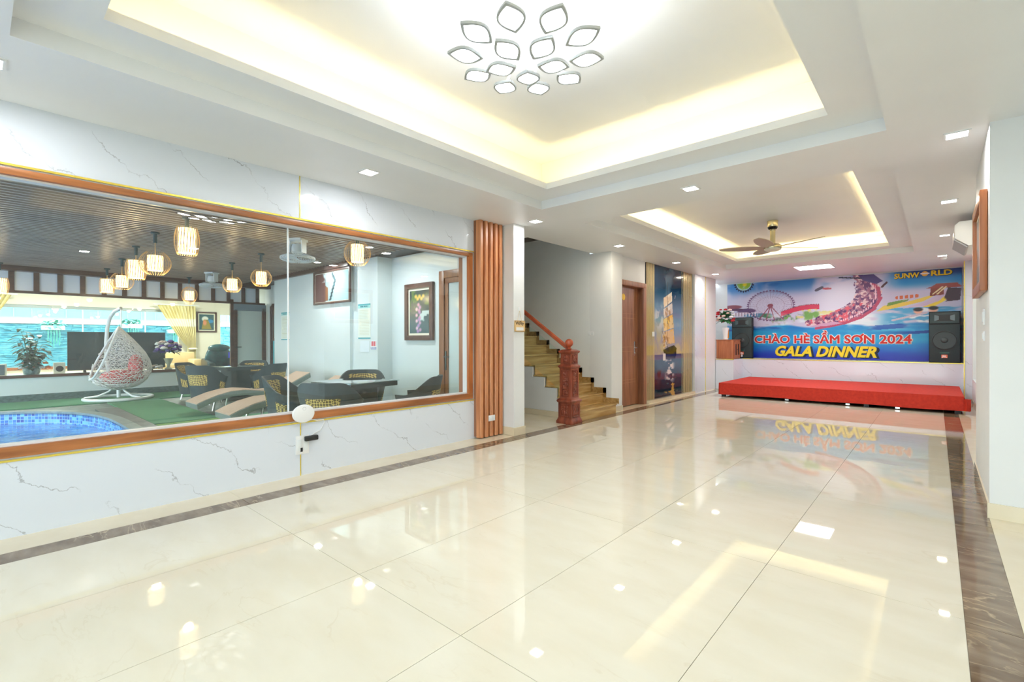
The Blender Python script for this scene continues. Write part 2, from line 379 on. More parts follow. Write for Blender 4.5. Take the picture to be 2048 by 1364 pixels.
# window: timber frame, white stops, two-part glazing
w1 = bpy.data.objects.new('window_1', None); COL.objects.link(w1); w1['kind'] = 'structure'
for nm, bx in (('frame', (-2.85, 4.02, 2.205, 2.25)), ('frame', (-2.85, 4.02, .487, .553))):
    ob(nm, B().box(-4.38, -4.196, bx[0], bx[1], bx[2], bx[3]), wood_frame, w1, bevel=.004)
for y0, y1 in ((3.955, 4.02), (-2.85, -2.785)):
    ob('frame', B().box(-4.38, -4.197, y0, y1, .553, 2.205), wood_frame_v, w1, bevel=.004)
for bx in ((-2.785, 3.955, 2.193, 2.205), (-2.785, 3.955, .553, .567), (3.943, 3.955, .567, 2.193), (-2.785, -2.773, .567, 2.193)):
    ob('glazing_stop', B().box(-4.298, -4.232, bx[0], bx[1], bx[2], bx[3]), white_pl, w1)
for y0, y1 in ((-2.773, -.462), (-.455, 1.852), (1.860, 3.943)):
    ob('pane', B().box(-4.308, -4.30, y0, y1, .567, 2.193), pane, w1)
for y in (1.856, -.4585):
    ob('joint_seal', B().box(-4.309, -4.295, y-.005, y+.005, .567, 2.193), white_pl, w1)
# vertical timber slat panel beside the window
sp = thing('wood_slat_panel', 'tall orange wood slat panel between the long window and the white pillar', 'wall panel', (-4.2, 4.26, 0))
ob('backing', B().box(-.006, .03, -.215, .215, .022, 2.646), wood_door, sp)
for k in range(5):
    y = -.213+k*.0865
    ob('slat', B().prism([(.03, y), (.03, y+.064), (.088, y+.058), (.1, y+.05), (.1, y+.014), (.088, y+.006)], 'z', .012, 2.646), wood_slat, sp)
struct('ceiling_stair_edge', B().box(-4.56, -4.33, 4.60, 5.22, H, HS), ceil_paint)
# white pillar beside the stairs
wp = struct('wall_pillar_left', B().box(-4.4, -3.94, 4.475, 4.68, 0, H), white_paint)
struct('baseboard_pillar', B().box(-4.4, -3.93, 4.468, 4.69, 0, .10).box(-4.4, -3.93, 4.468, 4.69, .0, .001), border_m)
struct('wall_pillar_leak_block', B().box(-4.4, -4.214, 4.05, 4.475, 0, H).box(-4.56, -4.401, 4.62, 5.06, 0, HS), white_paint)  # second box is out of view, added to close a light leak
# stair well
struct('wall_stair_left', B().box(-7.2, -4.401, 5.06, 5.15, 0, 5.4), stair_paint)
struct('wall_stair_right', B().box(-7.2, -4.401, 6.95, 7.06, 0, 5.4).box(-4.401, -4.2, 6.95, 7.06, 2.75, 5.4), stair_paint)
struct('wall_stair_back', B().box(-7.3, -7.2, 5.06, 7.06, 0, 5.4), stair_paint)
struct('ceiling_stair', B().box(-7.3, -4.2, 5.06, 7.06, 5.4, 5.48), ceil_paint)
struct('wall_stair_upper', B().box(-4.33, -4.2, 5.06, 7.06, HS, 5.4), stair_paint)
struct('floor_stair', B().box(-7.2, -4.402, 5.06, 7.06, -.12, 0), border_m)
struct('wall_stair_side', B().prism([(-4.16, 0), (-4.16, .11)]+[q for k in range(1, 10) for q in ((-3.93-.235*k, .158*k-.03), (-3.93-.235*k, .158*(k+1)-.03))]+[(-6.2, 1.5), (-6.2, 0)], 'y', 5.99, 6.03), white_paint)
struct('baseboard_stair', B().box(-6.2, -4.16, 5.975, 5.99, 0, .085), border_m)
# wall run beyond the stairs: pillar, door wall, mural wall, marble pilaster
struct('wall_pillar_stair', B().box(-4.4, -3.985, 6.95, 7.31, 0, H), white_paint)
struct('baseboard_stair_pillar', B().box(-4.2, -3.975, 6.95, 7.318, 0, .085), border_m)
struct('wall_left_door', B().cells(7.31, 8.36, 0, H, [(7.345, 8.33, 0, 2.23)], -4.3, -4.075).perm((2, 0, 1)), white_paint)
struct('door_leak_blocker', B().box(-4.42, -4.3, 7.2, 8.5, 0, H), white_paint)  # added behind the door to stop daylight leaking under the leaf
struct('wall_left_mural', B().box(-4.3, -4.075, 8.36, 10.63, 0, H), white_paint)
wf = struct('wall_left_far', B().box(-4.3, -4.012, 10.63, 12.0, 0, H), white_paint)
ob('marble_panel', B().box(-4.012, -4.006, 10.63, 11.28, 0, H), marble, wf)
struct('trim_8', B().box(-4.012, -3.998, 11.28, 11.295, 0, H), gold)
struct('baseboard_left_far', B().box(-4.075, -3.99, 8.36, 10.62, 0, .05), border_m)
struct('wall_recess_left', B().box(-4.5, -4.4, 12.0, 13.25, 0, H), white_paint)
# stage-end wall: low shelf wall, recess back wall
struct('wall_stage', B().box(-4.5, .75, 13.12, 13.25, 0, H), white_paint)
ws = struct('wall_stage_shelf', B().box(-4.4, .42, 12.7, 13.12, 0, .715).box(-4.0, -3.6, 11.97, 12.70, 0, .715), white_paint)
ob('marble_panel', B().box(-3.6, .42, 12.692, 12.7, 0, .715), marble, ws)
ob('marble_panel', B().box(-4.0, -3.6, 11.962, 11.97, 0, .715), marble, ws)
ob('marble_panel', B().box(-3.6, -3.592, 11.962, 12.692, 0, .715), marble, ws)
struct('shelf_ledge', B().box(-4.4, .42, 12.69, 13.12, .715, .722).box(-4.0, -3.59, 11.96, 12.69, .715, .722), marble)['kind'] = 'structure'
struct('trim_9', B().box(-3.59, .42, 12.684, 12.694, .712, .726), gold)
struct('trim_10', B().box(-4.0, -3.582, 11.952, 11.962, .712, .726), gold)
struct('wall_stage_pillar', B().box(.40, .75, 12.25, 13.12, 0, H), white_paint)
struct('wall_stage_pillar_face', B().box(.392, .75, 12.244, 12.25, 0, H).box(.392, .40, 12.25, 13.12, 0, H), marble)
struct('trim_11', B().box(.386, .400, 12.236, 12.250, 0, H), gold)
# right side: deep pillar near the camera, long side wall behind it with a frosted window
wr = struct('wall_right_near', B().box(.268, 3.1, 4.52, 5.95, 0, H), white_paint)
struct('baseboard_right_near', B().box(.258, 3.1, 4.51, 5.96, 0, .10), border_m)
struct('wall_right', B().cells(5.95, 12.25, 0, H, [(10.2, 12.1, .46, 2.34)], .50, .75).perm((2, 0, 1)), white_paint)
struct('baseboard_right', B().box(.49, .5, 5.96, 12.25, 0, .10), border_m)
w2 = bpy.data.objects.new('window_2', None); COL.objects.link(w2); w2['kind'] = 'structure'
frosted = bpy.data.materials.new('frosted_glass'); frosted.use_nodes = True
tl = N(frosted, 'ShaderNodeBsdfTranslucent'); tl.inputs[0].default_value = (.62, .80, .76, 1); mxs = N(frosted, 'ShaderNodeMixShader', i_0=.35)
L(frosted, bsdf(frosted).outputs[0], mxs.inputs[1]); L(frosted, tl.outputs[0], mxs.inputs[2]); L(frosted, mxs.outputs[0], frosted.node_tree.nodes['Material Output'].inputs[0]); bsdf(frosted).inputs['Base Color'].default_value = (.62, .80, .76, 1)
ob('pane', B().box(.66, .67, 10.24, 12.06, .50, 2.30), frosted, w2)
for bx in ((10.2, 12.1, .46, .50), (10.2, 12.1, 2.30, 2.34), (10.2, 10.24, .5, 2.3), (12.06, 12.1, .5, 2.3), (11.13, 11.17, .5, 2.3)):
    ob('frame', B().box(.64, .69, bx[0], bx[1], bx[2], bx[3]), white_pl, w2)
struct('wall_right_front', B().box(3.1, 3.2, -3.6, 4.52, 0, H), white_paint)
# back wall behind the camera with tall glazed doors that let the daylight in
struct('wall_back', B().cells(-4.4, 3.2, 0, H, [(-3.4, 2.2, .02, 2.35)], -3.7, -3.6).perm((0, 2, 1)), white_paint)
w3 = bpy.data.objects.new('window_3', None); COL.objects.link(w3); w3['kind'] = 'structure'
for k in range(4):
    x0 = -3.4+1.4*k
    ob('pane', B().box(x0+.05, x0+1.35, -3.66, -3.652, .08, 2.3), pane_clear, w3)
    for bx in ((x0, x0+.05, .02, 2.35), (x0+1.35, x0+1.4, .02, 2.35), (x0+.05, x0+1.35, .02, .08), (x0+.05, x0+1.35, 2.3, 2.35)):
        ob('frame', B().box(bx[0], bx[1], -3.69, -3.62, bx[2], bx[3]), wood_dark, w3)
struct('ground_outside', B().box(-40, 40, -40, -9, -.3, -.06).box(-4.4, 40, -9, -3.72, -.3, -.06), P('yard', (.42, .42, .40), .8))

# ------------------------------------------------------------------ lights of the main room
def downlight(x, y, label, z=H, w=DOWN_W, s=.058):
    t = thing('downlight', label, 'downlight', (x, y, z), 0, 'square recessed ceiling downlights')
    ob('frame', B().cells(-s-.014, s+.014, -s-.014, s+.014, [(-s, s, -s, s)], -.008, 0), white_pl, t)
    ob('diffuser', B().box(-s, s, -s, s, -.006, -.0005), emit_cool, t)
    lamp('lamp', 'AREA', (0, 0, -.012), w, t, 2*s, (1, .99, .98) if y < 5 else (1, .88, .70))
downlight(-3.66, .05, 'square downlight above the window wall, closest to the camera')
downlight(-3.66, 2.27, 'square downlight above the middle of the long window')
downlight(-3.66, 4.57, 'square downlight beside the white pillar near the stairs')
downlight(-3.66, 6.62, 'square downlight above the foot of the stairs')
downlight(-3.66, 8.80, 'square downlight in front of the wooden door and ship mural')
downlight(-3.66, 10.93, 'square downlight beside the marble pilaster left of the stage')
downlight(-1.76, 4.57, 'square downlight on the ceiling between the two trays')
downlight(.11, 4.63, 'square downlight above the corner of the right white wall')
downlight(.10, 6.81, 'square downlight above the hung picture on the right')
downlight(.09, 9.0, 'square downlight beyond the hung picture on the right', s=.05)
downlight(.08, 11.18, 'square downlight in front of the right speaker')
downlight(.11, 2.3, 'square downlight overhead right of the large tray')
downlight(-1.76, -1.2, 'square downlight behind the large tray near the entrance')
downlight(1.7, 1.2, 'square downlight near the right front wall')
t = thing('panel_light', 'bright white rectangular ceiling panel light above the red stage', 'ceiling light', (-1.83, 11.2, H))
ob('frame', B().cells(-.32, .32, -.32, .32, [(-.30, .30, -.30, .30)], -.012, 0), white_pl, t)
ob('diffuser', B().box(-.3, .3, -.3, .3, -.009, -.0005), emit_panel, t)
lamp('lamp', 'AREA', (0, 0, -.015), PANEL_W, t, .58, (.95, .96, 1))

# chandelier: ten outer and five inner leaf-shaped lamps
ch = thing('chandelier', 'white flower chandelier of leaf-shaped glowing lamps on the tray ceiling', 'chandelier', (-1.715, 2.06, 2.78))
rim_m = P('leaf_rim', (.42, .45, .46), .4, .1); leaf_glow = P('leaf_glow', (1, 1, 1), .5, emit=CHAND_E, ecol=(.95, .98, 1))
ob('canopy', B().lathe([(.02, .37), (.11, .37), (.11, .335), (.09, .315), (.02, .31)], 32), white_pl, ch, smooth=True)
def leaf_outline(l, w, n=10):
    pts = []
    for k in range(n+1):
        t = k/n; pts.append((-l/2+l*t, w/2*max(0, math.sin(math.pi*t))**.95))
    return pts+[(x, -y) for x, y in pts[-2:0:-1]]
def leaf(parent, ang, r, z, tilt, l, w):
    o2 = leaf_outline(l, w); i2 = leaf_outline(l-.040, w-.022); n = len(o2); b = B()
    vs = [(x, y, h) for h in (-.007, .008) for x, y in o2]+[(x, y, h) for h in (-.007, .008) for x, y in i2]; fs = []
    for k in range(n):
        j = (k+1) % n
        fs += [(k, j, n+j, n+k), (2*n+k, 3*n+k, 3*n+j, 2*n+j), (k, 2*n+k, 2*n+j, j), (n+k, n+j, 3*n+j, 3*n+k)]
    b.add(vs, fs)
    M_ = Matrix.Rotation(ang, 4, 'Z') @ Matrix.Translation((r, 0, z)) @ Matrix.Rotation(-tilt, 4, 'Y')
    rim = ob('lamp_rim', b, rim_m, parent); rim.matrix_local = M_
    ob('diffuser', B().prism(i2, 'z', -.003, .006), leaf_glow, rim)
    ob('arm', B().tube([(-r*.9, 0, .27), (-r*.6, 0, .12), (-.02, 0, .01)], .007, 6), white_pl, rim)
for k in range(10): leaf(ch, math.radians(-27+36*k), .34, .0, math.radians(6), .20, .145)
for k in range(5): leaf(ch, math.radians(-18+72*k), .158, -.03, math.radians(6), .19, .14)

# ceiling fan with five blades
brass = P('fan_metal', (.52, .46, .30), .22, .9); blade_m = P('fan_blade', (.42, .39, .33), .4, .3)
fan = thing('ceiling_fan', 'bronze five-blade ceiling fan hanging in the tray before the stage', 'ceiling fan', (-1.84, 7.99, 2.58))
ob('canopy', B().lathe([(.03, .40), (.075, .395), (.073, .33), (.066, .305), (.04, .26), (.038, .25)], 24), brass, fan, smooth=True)
ob('collar', B().lathe([(.067, .306), (.071, .30), (.055, .272), (.045, .268)], 24), black_gloss, fan, smooth=True)
ob('rod', B().lathe([(.036, .26), (.036, .045), (.04, .04)], 20), P('rod_gold', (.75, .66, .38), .3, .7), fan, smooth=True)
ob('motor', B().lathe([(.04, .055), (.09, .045), (.118, .025), (.122, 0), (.118, -.018)], 28), brass, fan, smooth=True)
ob('light_cover', B().lathe([(.116, -.018), (.112, -.035), (.085, -.052), (.03, -.062), (.001, -.063)], 28), P('opal', (.72, .70, .62), .3), fan, smooth=True)
for k in range(5):
    bl = B(); n = 10; vs = []
    for i in range(n+1):
        t = i/n; x = .10+.64*t; w = .035+.055*max(0, math.sin(math.pi*min(1, t*.9+.1)))**.8*(1 if t < .95 else .5)
        z = .0+.02*t; tw_ = .18
        for sx in (-1, 1):
            for h in (-.004, .004): vs.append((x, sx*w, z+sx*w*tw_+h))
    fs = []
    for i in range(n):
        a = 4*i; c = a+4; fs += [(a, a+2, c+2, c), (a+1, c+1, c+3, a+3), (a, c, c+1, a+1), (a+2, a+3, c+3, c+2)]
    fs += [(0, 1, 3, 2), (4*n, 4*n+2, 4*n+3, 4*n+1)]
    ob('blade', bl.add(vs, fs), blade_m, fan, smooth=True, rot=(0, 0, math.radians(51+72*k)))
# ------------------------------------------------------------------ staircase
st = thing('staircase', 'wood-tiled staircase climbing to the left behind the carved newel post', 'staircase', (-3.9, 6.45, 0))
RI, GO = .158, .235
for k in range(11):
    x = -GO*k; z = RI*(k+1); ylo = -.44 if k else -.58
    ob('riser', B().box(x-.02, x, ylo+.02, .495, z-RI, z-.024), wood_step, st)
    ob('tread', B().box(x-GO-.02, x+.018, ylo-.01, .495, z-.024, z), wood_step, st, bevel=.005)
    ob('skirting', B().prism([(x+.055, z), (x-GO+.055, z), (x-GO+.055, z+.085), (x+.055, z+.085)], 'y', .482, .498), wood_step2, st)
    ob('skirting', B().box(x-GO+.0, x-GO+.055, .482, .498, z, z+RI+.085), wood_step2, st)
# railing: carved newel post, handrail, glass panel on clamps
rl = thing('stair_railing', 'carved mahogany newel post with ball finial, handrail and glass panel', 'railing', (-3.955, 5.70, 0))
def sqtier(prof): return B().lathe([(r*math.sqrt(2)/2, h) for r, h in prof], 4, sq=True)
nw = ob('newel_post', sqtier([(.27, 0), (.27, .035), (.255, .05), (.235, .075), (.226, .085), (.226, .295), (.25, .305), (.262, .318), (.262, .332), (.235, .345), (.205, .355), (.197, .365), (.197, .785),
        (.215, .795), (.235, .808), (.235, .822), (.20, .835), (.18, .845), (.18, .995), (.20, 1.005), (.225, 1.02), (.225, 1.035), (.15, 1.055), (.06, 1.06)]), wood_red, rl, bevel=.004)
ob('finial', B().lathe([(.03, 1.058), (.04, 1.065), (.028, 1.075), (.022, 1.088), (.03, 1.098)], 20).ball((0, 0, 1.15), .060, 20, 14), wood_rail, rl, smooth=True)
def carving(w, z0, z1, blobs):
    b = B(); t = .007; a = w/2
    for x0, x1, y0, y1 in ((-a, a, z0, z0+.012), (-a, a, z1-.012, z1), (-a, -a+.012, z0, z1), (a-.012, a, z0, z1)): b.box(x0, x1, -t, 0, y0, y1)
    h = (z1-z0); rnd = random.Random(int(z0*1000))
    for i in range(blobs):
        zc = z0+.03+(h-.06)*(i+.5)/blobs
        for sx in (-1, 0, 1):
            b.ball((sx*(a-.035)*(.7+.3*rnd.random()), -.003, zc+rnd.uniform(-.008, .008)), .013+.008*rnd.random(), 8, 5, (1, .7, 1+.6*rnd.random()))
    return b
for (w, z0, z1, off, nb) in ((.16, .10, .28, .113, 4), (.13, .39, .76, .0985, 9), (.12, .86, .98, .09, 3)):
    for q in (0, 1, 2, 3):
        c = ob('carved_panel', carving(w, z0, z1, nb), wood_red, nw, smooth=True)
        a = math.radians(90*q); c.rotation_euler = (0, 0, a); c.location = (math.sin(a)*off, -math.cos(a)*off, 0)
dx = -2.4; sl = RI/GO
hr = ob('handrail', B().prism([(-.034, -.02), (-.028, .022), (0, .036), (.028, .022), (.034, -.02), (.02, -.034), (-.02, -.034)], 'x', 0, 1), wood_rail, rl, smooth=True)
me = hr.data
for v in me.vertices: v.co = Vector((-.02+v.co.x*dx, v.co.y+.06, v.co.z+1.05+v.co.x*(-dx)*sl))
gp = ob('glass_panel', B().prism([(-.17, .34), (-.17, .92), (-1.5, .92+1.33*sl), (-1.5, .34+1.33*sl)], 'y', .20, .21), glass('rail_glass', (.9, .97, .95), 1.4), rl)
for z in (.42, .86): ob('clamp', B().box(-.185, -.10, .185, .225, z-.025, z+.025), black, rl, bevel=.004)
ob('edge_post', B().box(-.135, -.105, .15, .17, .36, .90), black, rl)

# ------------------------------------------------------------------ wooden door with frame
d1 = bpy.data.objects.new('door_1', None); COL.objects.link(d1); d1['kind'] = 'structure'; d1.location = (-4.12, 7.84, 0)
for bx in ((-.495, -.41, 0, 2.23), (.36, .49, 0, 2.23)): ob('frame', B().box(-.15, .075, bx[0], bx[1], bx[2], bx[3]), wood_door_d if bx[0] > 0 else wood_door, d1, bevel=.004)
ob('frame', B().box(-.15, .085, -.495, .49, 2.145, 2.235), wood_door, d1, bevel=.004)
for bx in ((.36, .47, 0, 2.15),): ob('frame_casing', B().box(.06, .082, bx[0]+.02, bx[1]+.02, 0, 2.15), wood_door, d1)
lf = ob('leaf', B().box(-.07, -.03, -.41, .36, .012, 2.143), wood_door, d1)
groove = P('groove', rgb(176, 128, 96), .5)
for z in (.42, .47, .98, 1.06, 1.58, 1.66): ob('groove_strip', B().box(-.031, -.0275, -.36, .27, z, z+.007), groove, lf)
hd = ob('handle_plate', B().box(-.03, -.022, .205, .255, .90, 1.16), steel, lf, bevel=.003)
ob('lever', B().tube([(-.022, .23, 1.05), (.03, .23, 1.05), (.035, .22, 1.05), (.035, .12, 1.045)], .011, 8), chrome, hd, smooth=True)
ob('key_cylinder', B().tube([(-.022, .23, .95), (.0, .23, .95)], .014, 10), chrome, hd, smooth=True)
tag(ob('door_sticker', B().lathe([(.058, 0), (.058, .004), (.03, .006)], 20, ax='x'), P('sticker_yellow', rgb(245, 200, 50), .5), loc=(-4.149, 7.66, 1.955)), 'round yellow sticker on the wooden door', 'sticker')

# ------------------------------------------------------------------ ship mural with gold slats
def mural(U, Z):
    t = (Z-.05)/2.6; s = (U-8.36)/2.26
    sky_top = np.array([.03, .17, .26]); sky_mid = np.array([.46, .60, .74]); sky_low = np.array([.66, .60, .60])
    a = smooth01(t, .55, .92)[..., None]; b = smooth01(t, .36, .62)[..., None]
    img = sky_low*(1-b)+sky_mid*b; img = img*(1-a)+sky_top*a
    n = vnoise(U, Z, 2.2, 3)
    img = over(img, smooth01(n, .52, .75)*.55*smooth01(t, .45, .7), (.50, .62, .70))
    img = over(img, smooth01(n, .55, .7)*.5*(1-smooth01(t, .5, .62)), (.86, .76, .48))
    img = over(img, ell(U, Z, (8.95, 1.62), .24, .22, .1)*smooth01(vnoise(U, Z, 6, 5), .45, .62)*.9, (.80, .82, .84))
    left = (1-smooth01(s, .10, .17))
    img = over(img, left*ell(U, Z, (8.5, 1.55), .4, .28, .2)*.8, (.62, .54, .20))
    img = over(img, left*ell(U, Z, (8.5, .98), .4, .10, .1)*.8, (.72, .62, .18))
    img = over(img, ((Z > .80) & (Z < .90))*(.55+.4*n), (.24, .20, .42))
    sea = 1-smooth01(Z, .79, .81)
    seac = np.stack([.10+.10*n, .26+.12*n, .38+.12*n], -1)*(0.55+.45*smooth01(Z, .1, .8))[..., None]
    img = img*(1-sea[..., None])+seac*sea[..., None]
    img = over(img, sea*ell(U, Z, (8.9, .45), .42, .14, .1)*smooth01(n, .4, .6)*.85, (.30, .12, .12))
    img = over(img, sea*(1-smooth01(np.abs(U-9.42), .10, .30))*smooth01(vnoise(U*1.0, Z*3.2, 5, 9), .47, .60)*smooth01(Z, .25, .45), (.86, .80, .80))
    img = over(img, sea*(1-smooth01(np.abs(U-9.45), .18, .42))*smooth01(vnoise(U*1.0, Z*3.5, 4, 12), .56, .64)*(1-smooth01(Z, .3, .5)), (.76, .58, .30))
    img = over(img, (1-smooth01(Z, .05, .45))*smooth01(vnoise(U, Z, 3, 4), .45, .6)*.7, (.05, .10, .14))
    # ship: hull and four stacked rows of sails
    hull = polym(U, Z, [(9.10, .99), (9.18, .86), (9.25, .80), (9.68, .80), (9.74, .90), (9.76, 1.02), (9.62, 1.08), (9.35, 1.04)])
    img = over(img, hull, (.16, .12, .06)); img = over(img, hull*(Z < .9), (.05, .07, .28))
    sails = [((9.12, 2.02), (9.52, 2.17), (9.54, 1.98), (9.14, 1.83)), ((9.12, 1.80), (9.54, 1.95), (9.57, 1.74), (9.14, 1.62)), ((9.11, 1.60), (9.57, 1.72), (9.62, 1.44), (9.13, 1.36)),
             ((9.10, 1.34), (9.61, 1.42), (9.66, 1.12), (9.20, 1.10)), ((9.06, 1.36), (9.16, 1.34), (9.34, 1.08), (9.10, 1.02))]
    for i, q in enumerate(sails):
        m_ = polym(U, Z, q); c = np.array([(.90, .80, .66), (.86, .83, .80), (.92, .80, .55), (.90, .74, .50), (.82, .76, .66)][i])
        img = over(img, m_, c); img = over(img, m_*smooth01(vnoise(U, Z, 7, 20+i), .52, .68)*.7, (.95, .72, .18) if i > 1 else (.98, .95, .88))
        img = over(img, m_*smooth01(vnoise(U, Z, 9, 40+i), .60, .70)*.6, (.55, .38, .16))
    for a_, b_ in (((9.30, 1.0), (9.32, 2.35)), ((9.06, 1.36), (9.34, 1.02))): img = over(img, linem(U, Z, a_, b_, .008)*.8, (.20, .16, .12))
    img = over(img, polym(U, Z, [(9.10, .78), (9.10, 1.02), (9.20, 1.02), (9.22, .78)])*(Z < .92), (.90, .86, .84))
    img = over(img, polym(U, Z, [(9.66, 2.04), (9.71, 2.14), (9.69, 2.06)]), (.9, .92, .95))
    return img
mu = thing('ship_mural', 'tall glossy sailing-ship mural panel flanked by gold slats beside the wooden door', 'mural', (-4.07, 9.48, 0))
ob('backboard', B().box(-.004, .012, -1.12, 1.14, .052, 2.646), black, mu)
picture_sheet('printed_sheet', -1.12, 1.14, .052, 2.646, .0125, 'x', lambda U, Z: mural(U+9.48, Z), 150, 260, printed('mural_print', .08), mu)
slat_gold = P('slat_gold', rgb(222, 200, 146), .35, .3)
gs = B().box(.013, .017, -.008, .008, .052, 2.646); g0 = None
for y0, n in ((-1.105, 9), (.665, 12)):
    for k in range(n):
        loc = (0, y0+k*.0395, 0)
        if g0 is None: g0 = ob('gold_slat', gs, slat_gold, mu, loc=loc)
        else: again(g0, mu, loc)
for y in (.56, .645): ob('edge_strip', B().box(.012, .02, y-.006, y+.006, .052, 2.646), slat_gold, mu)
t = thing('wall_switch', 'small white switch on the slats left of the ship mural', 'switch', (-4.036, 8.60, 1.30))
ob('plate', B().box(0, .012, -.045, .045, -.045, .045), white_pl, t, bevel=.004); ob('rocker', B().box(.012, .016, -.02, .02, -.028, .028), white_pl, t, bevel=.002)

# ------------------------------------------------------------------ stage platform
red = noisy('red_cloth', rgb(204, 52, 34), rgb(190, 44, 28), 22, .75, bump=.15, detail=6)
sg = thing('stage_platform', 'low stage platform covered in red cloth under the banner', 'stage', (-1.54, 11.5, 0))
def cloth():
    b = B(); x0, x1, y0, y1, z = -1.87, 1.87, -1.09, 1.10, .285
    b.box(x0, x1, y0, y1, z-.012, z)
    def front(u, v): return ((x0+(x1-x0)*u, y0-.004-.010*v*(.5+.5*math.sin(u*23)), z-.235*v-.006*math.sin(u*17)*v), (0, -1, 0))
    b.shell(front, 90, 6, .006)
    def left(u, v): return ((x0-.004-.012*v*(.5+.5*math.sin(u*9)), y0+(y1-y0)*u, z-.235*v), (-1, 0, 0))
    def right(u, v): return ((x1+.004+.02*v*(.5+.5*math.sin(u*9+2))+.05*v*math.exp(-((u-.03)/.06)**2), y0+(y1-y0)*u, z-(.235+.015*math.sin(u*8))*v), (1, 0, 0))
    b.shell(left, 40, 6, -.006); b.shell(right, 40, 6, .006)
    # gathered fold at the near right corner
    b.prism([(x1-.02, y0+.02), (x1+.03, y0-.03), (x1+.085, y0+.03), (x1+.03, y0+.10)], 'z', .055, .24)
    return b
ob('cloth_cover', cloth(), red, sg, smooth=True)
ob('deck', B().box(-1.855, 1.855, -1.075, 1.085, .10, .272), P('deck_ply', (.25, .18, .12), .7), sg)
for x in (-1.80, -.62, .62, 1.80):
    for y in (-1.02, 0, 1.02): ob('foot', B().box(x-.035, x+.035, y-.035, y+.035, 0, .10), black, sg)
for x in (.35, 1.05, -.62): ob('bracket', B().box(x-.03, x+.03, -1.06, -1.03, .012, .04), steel, sg)

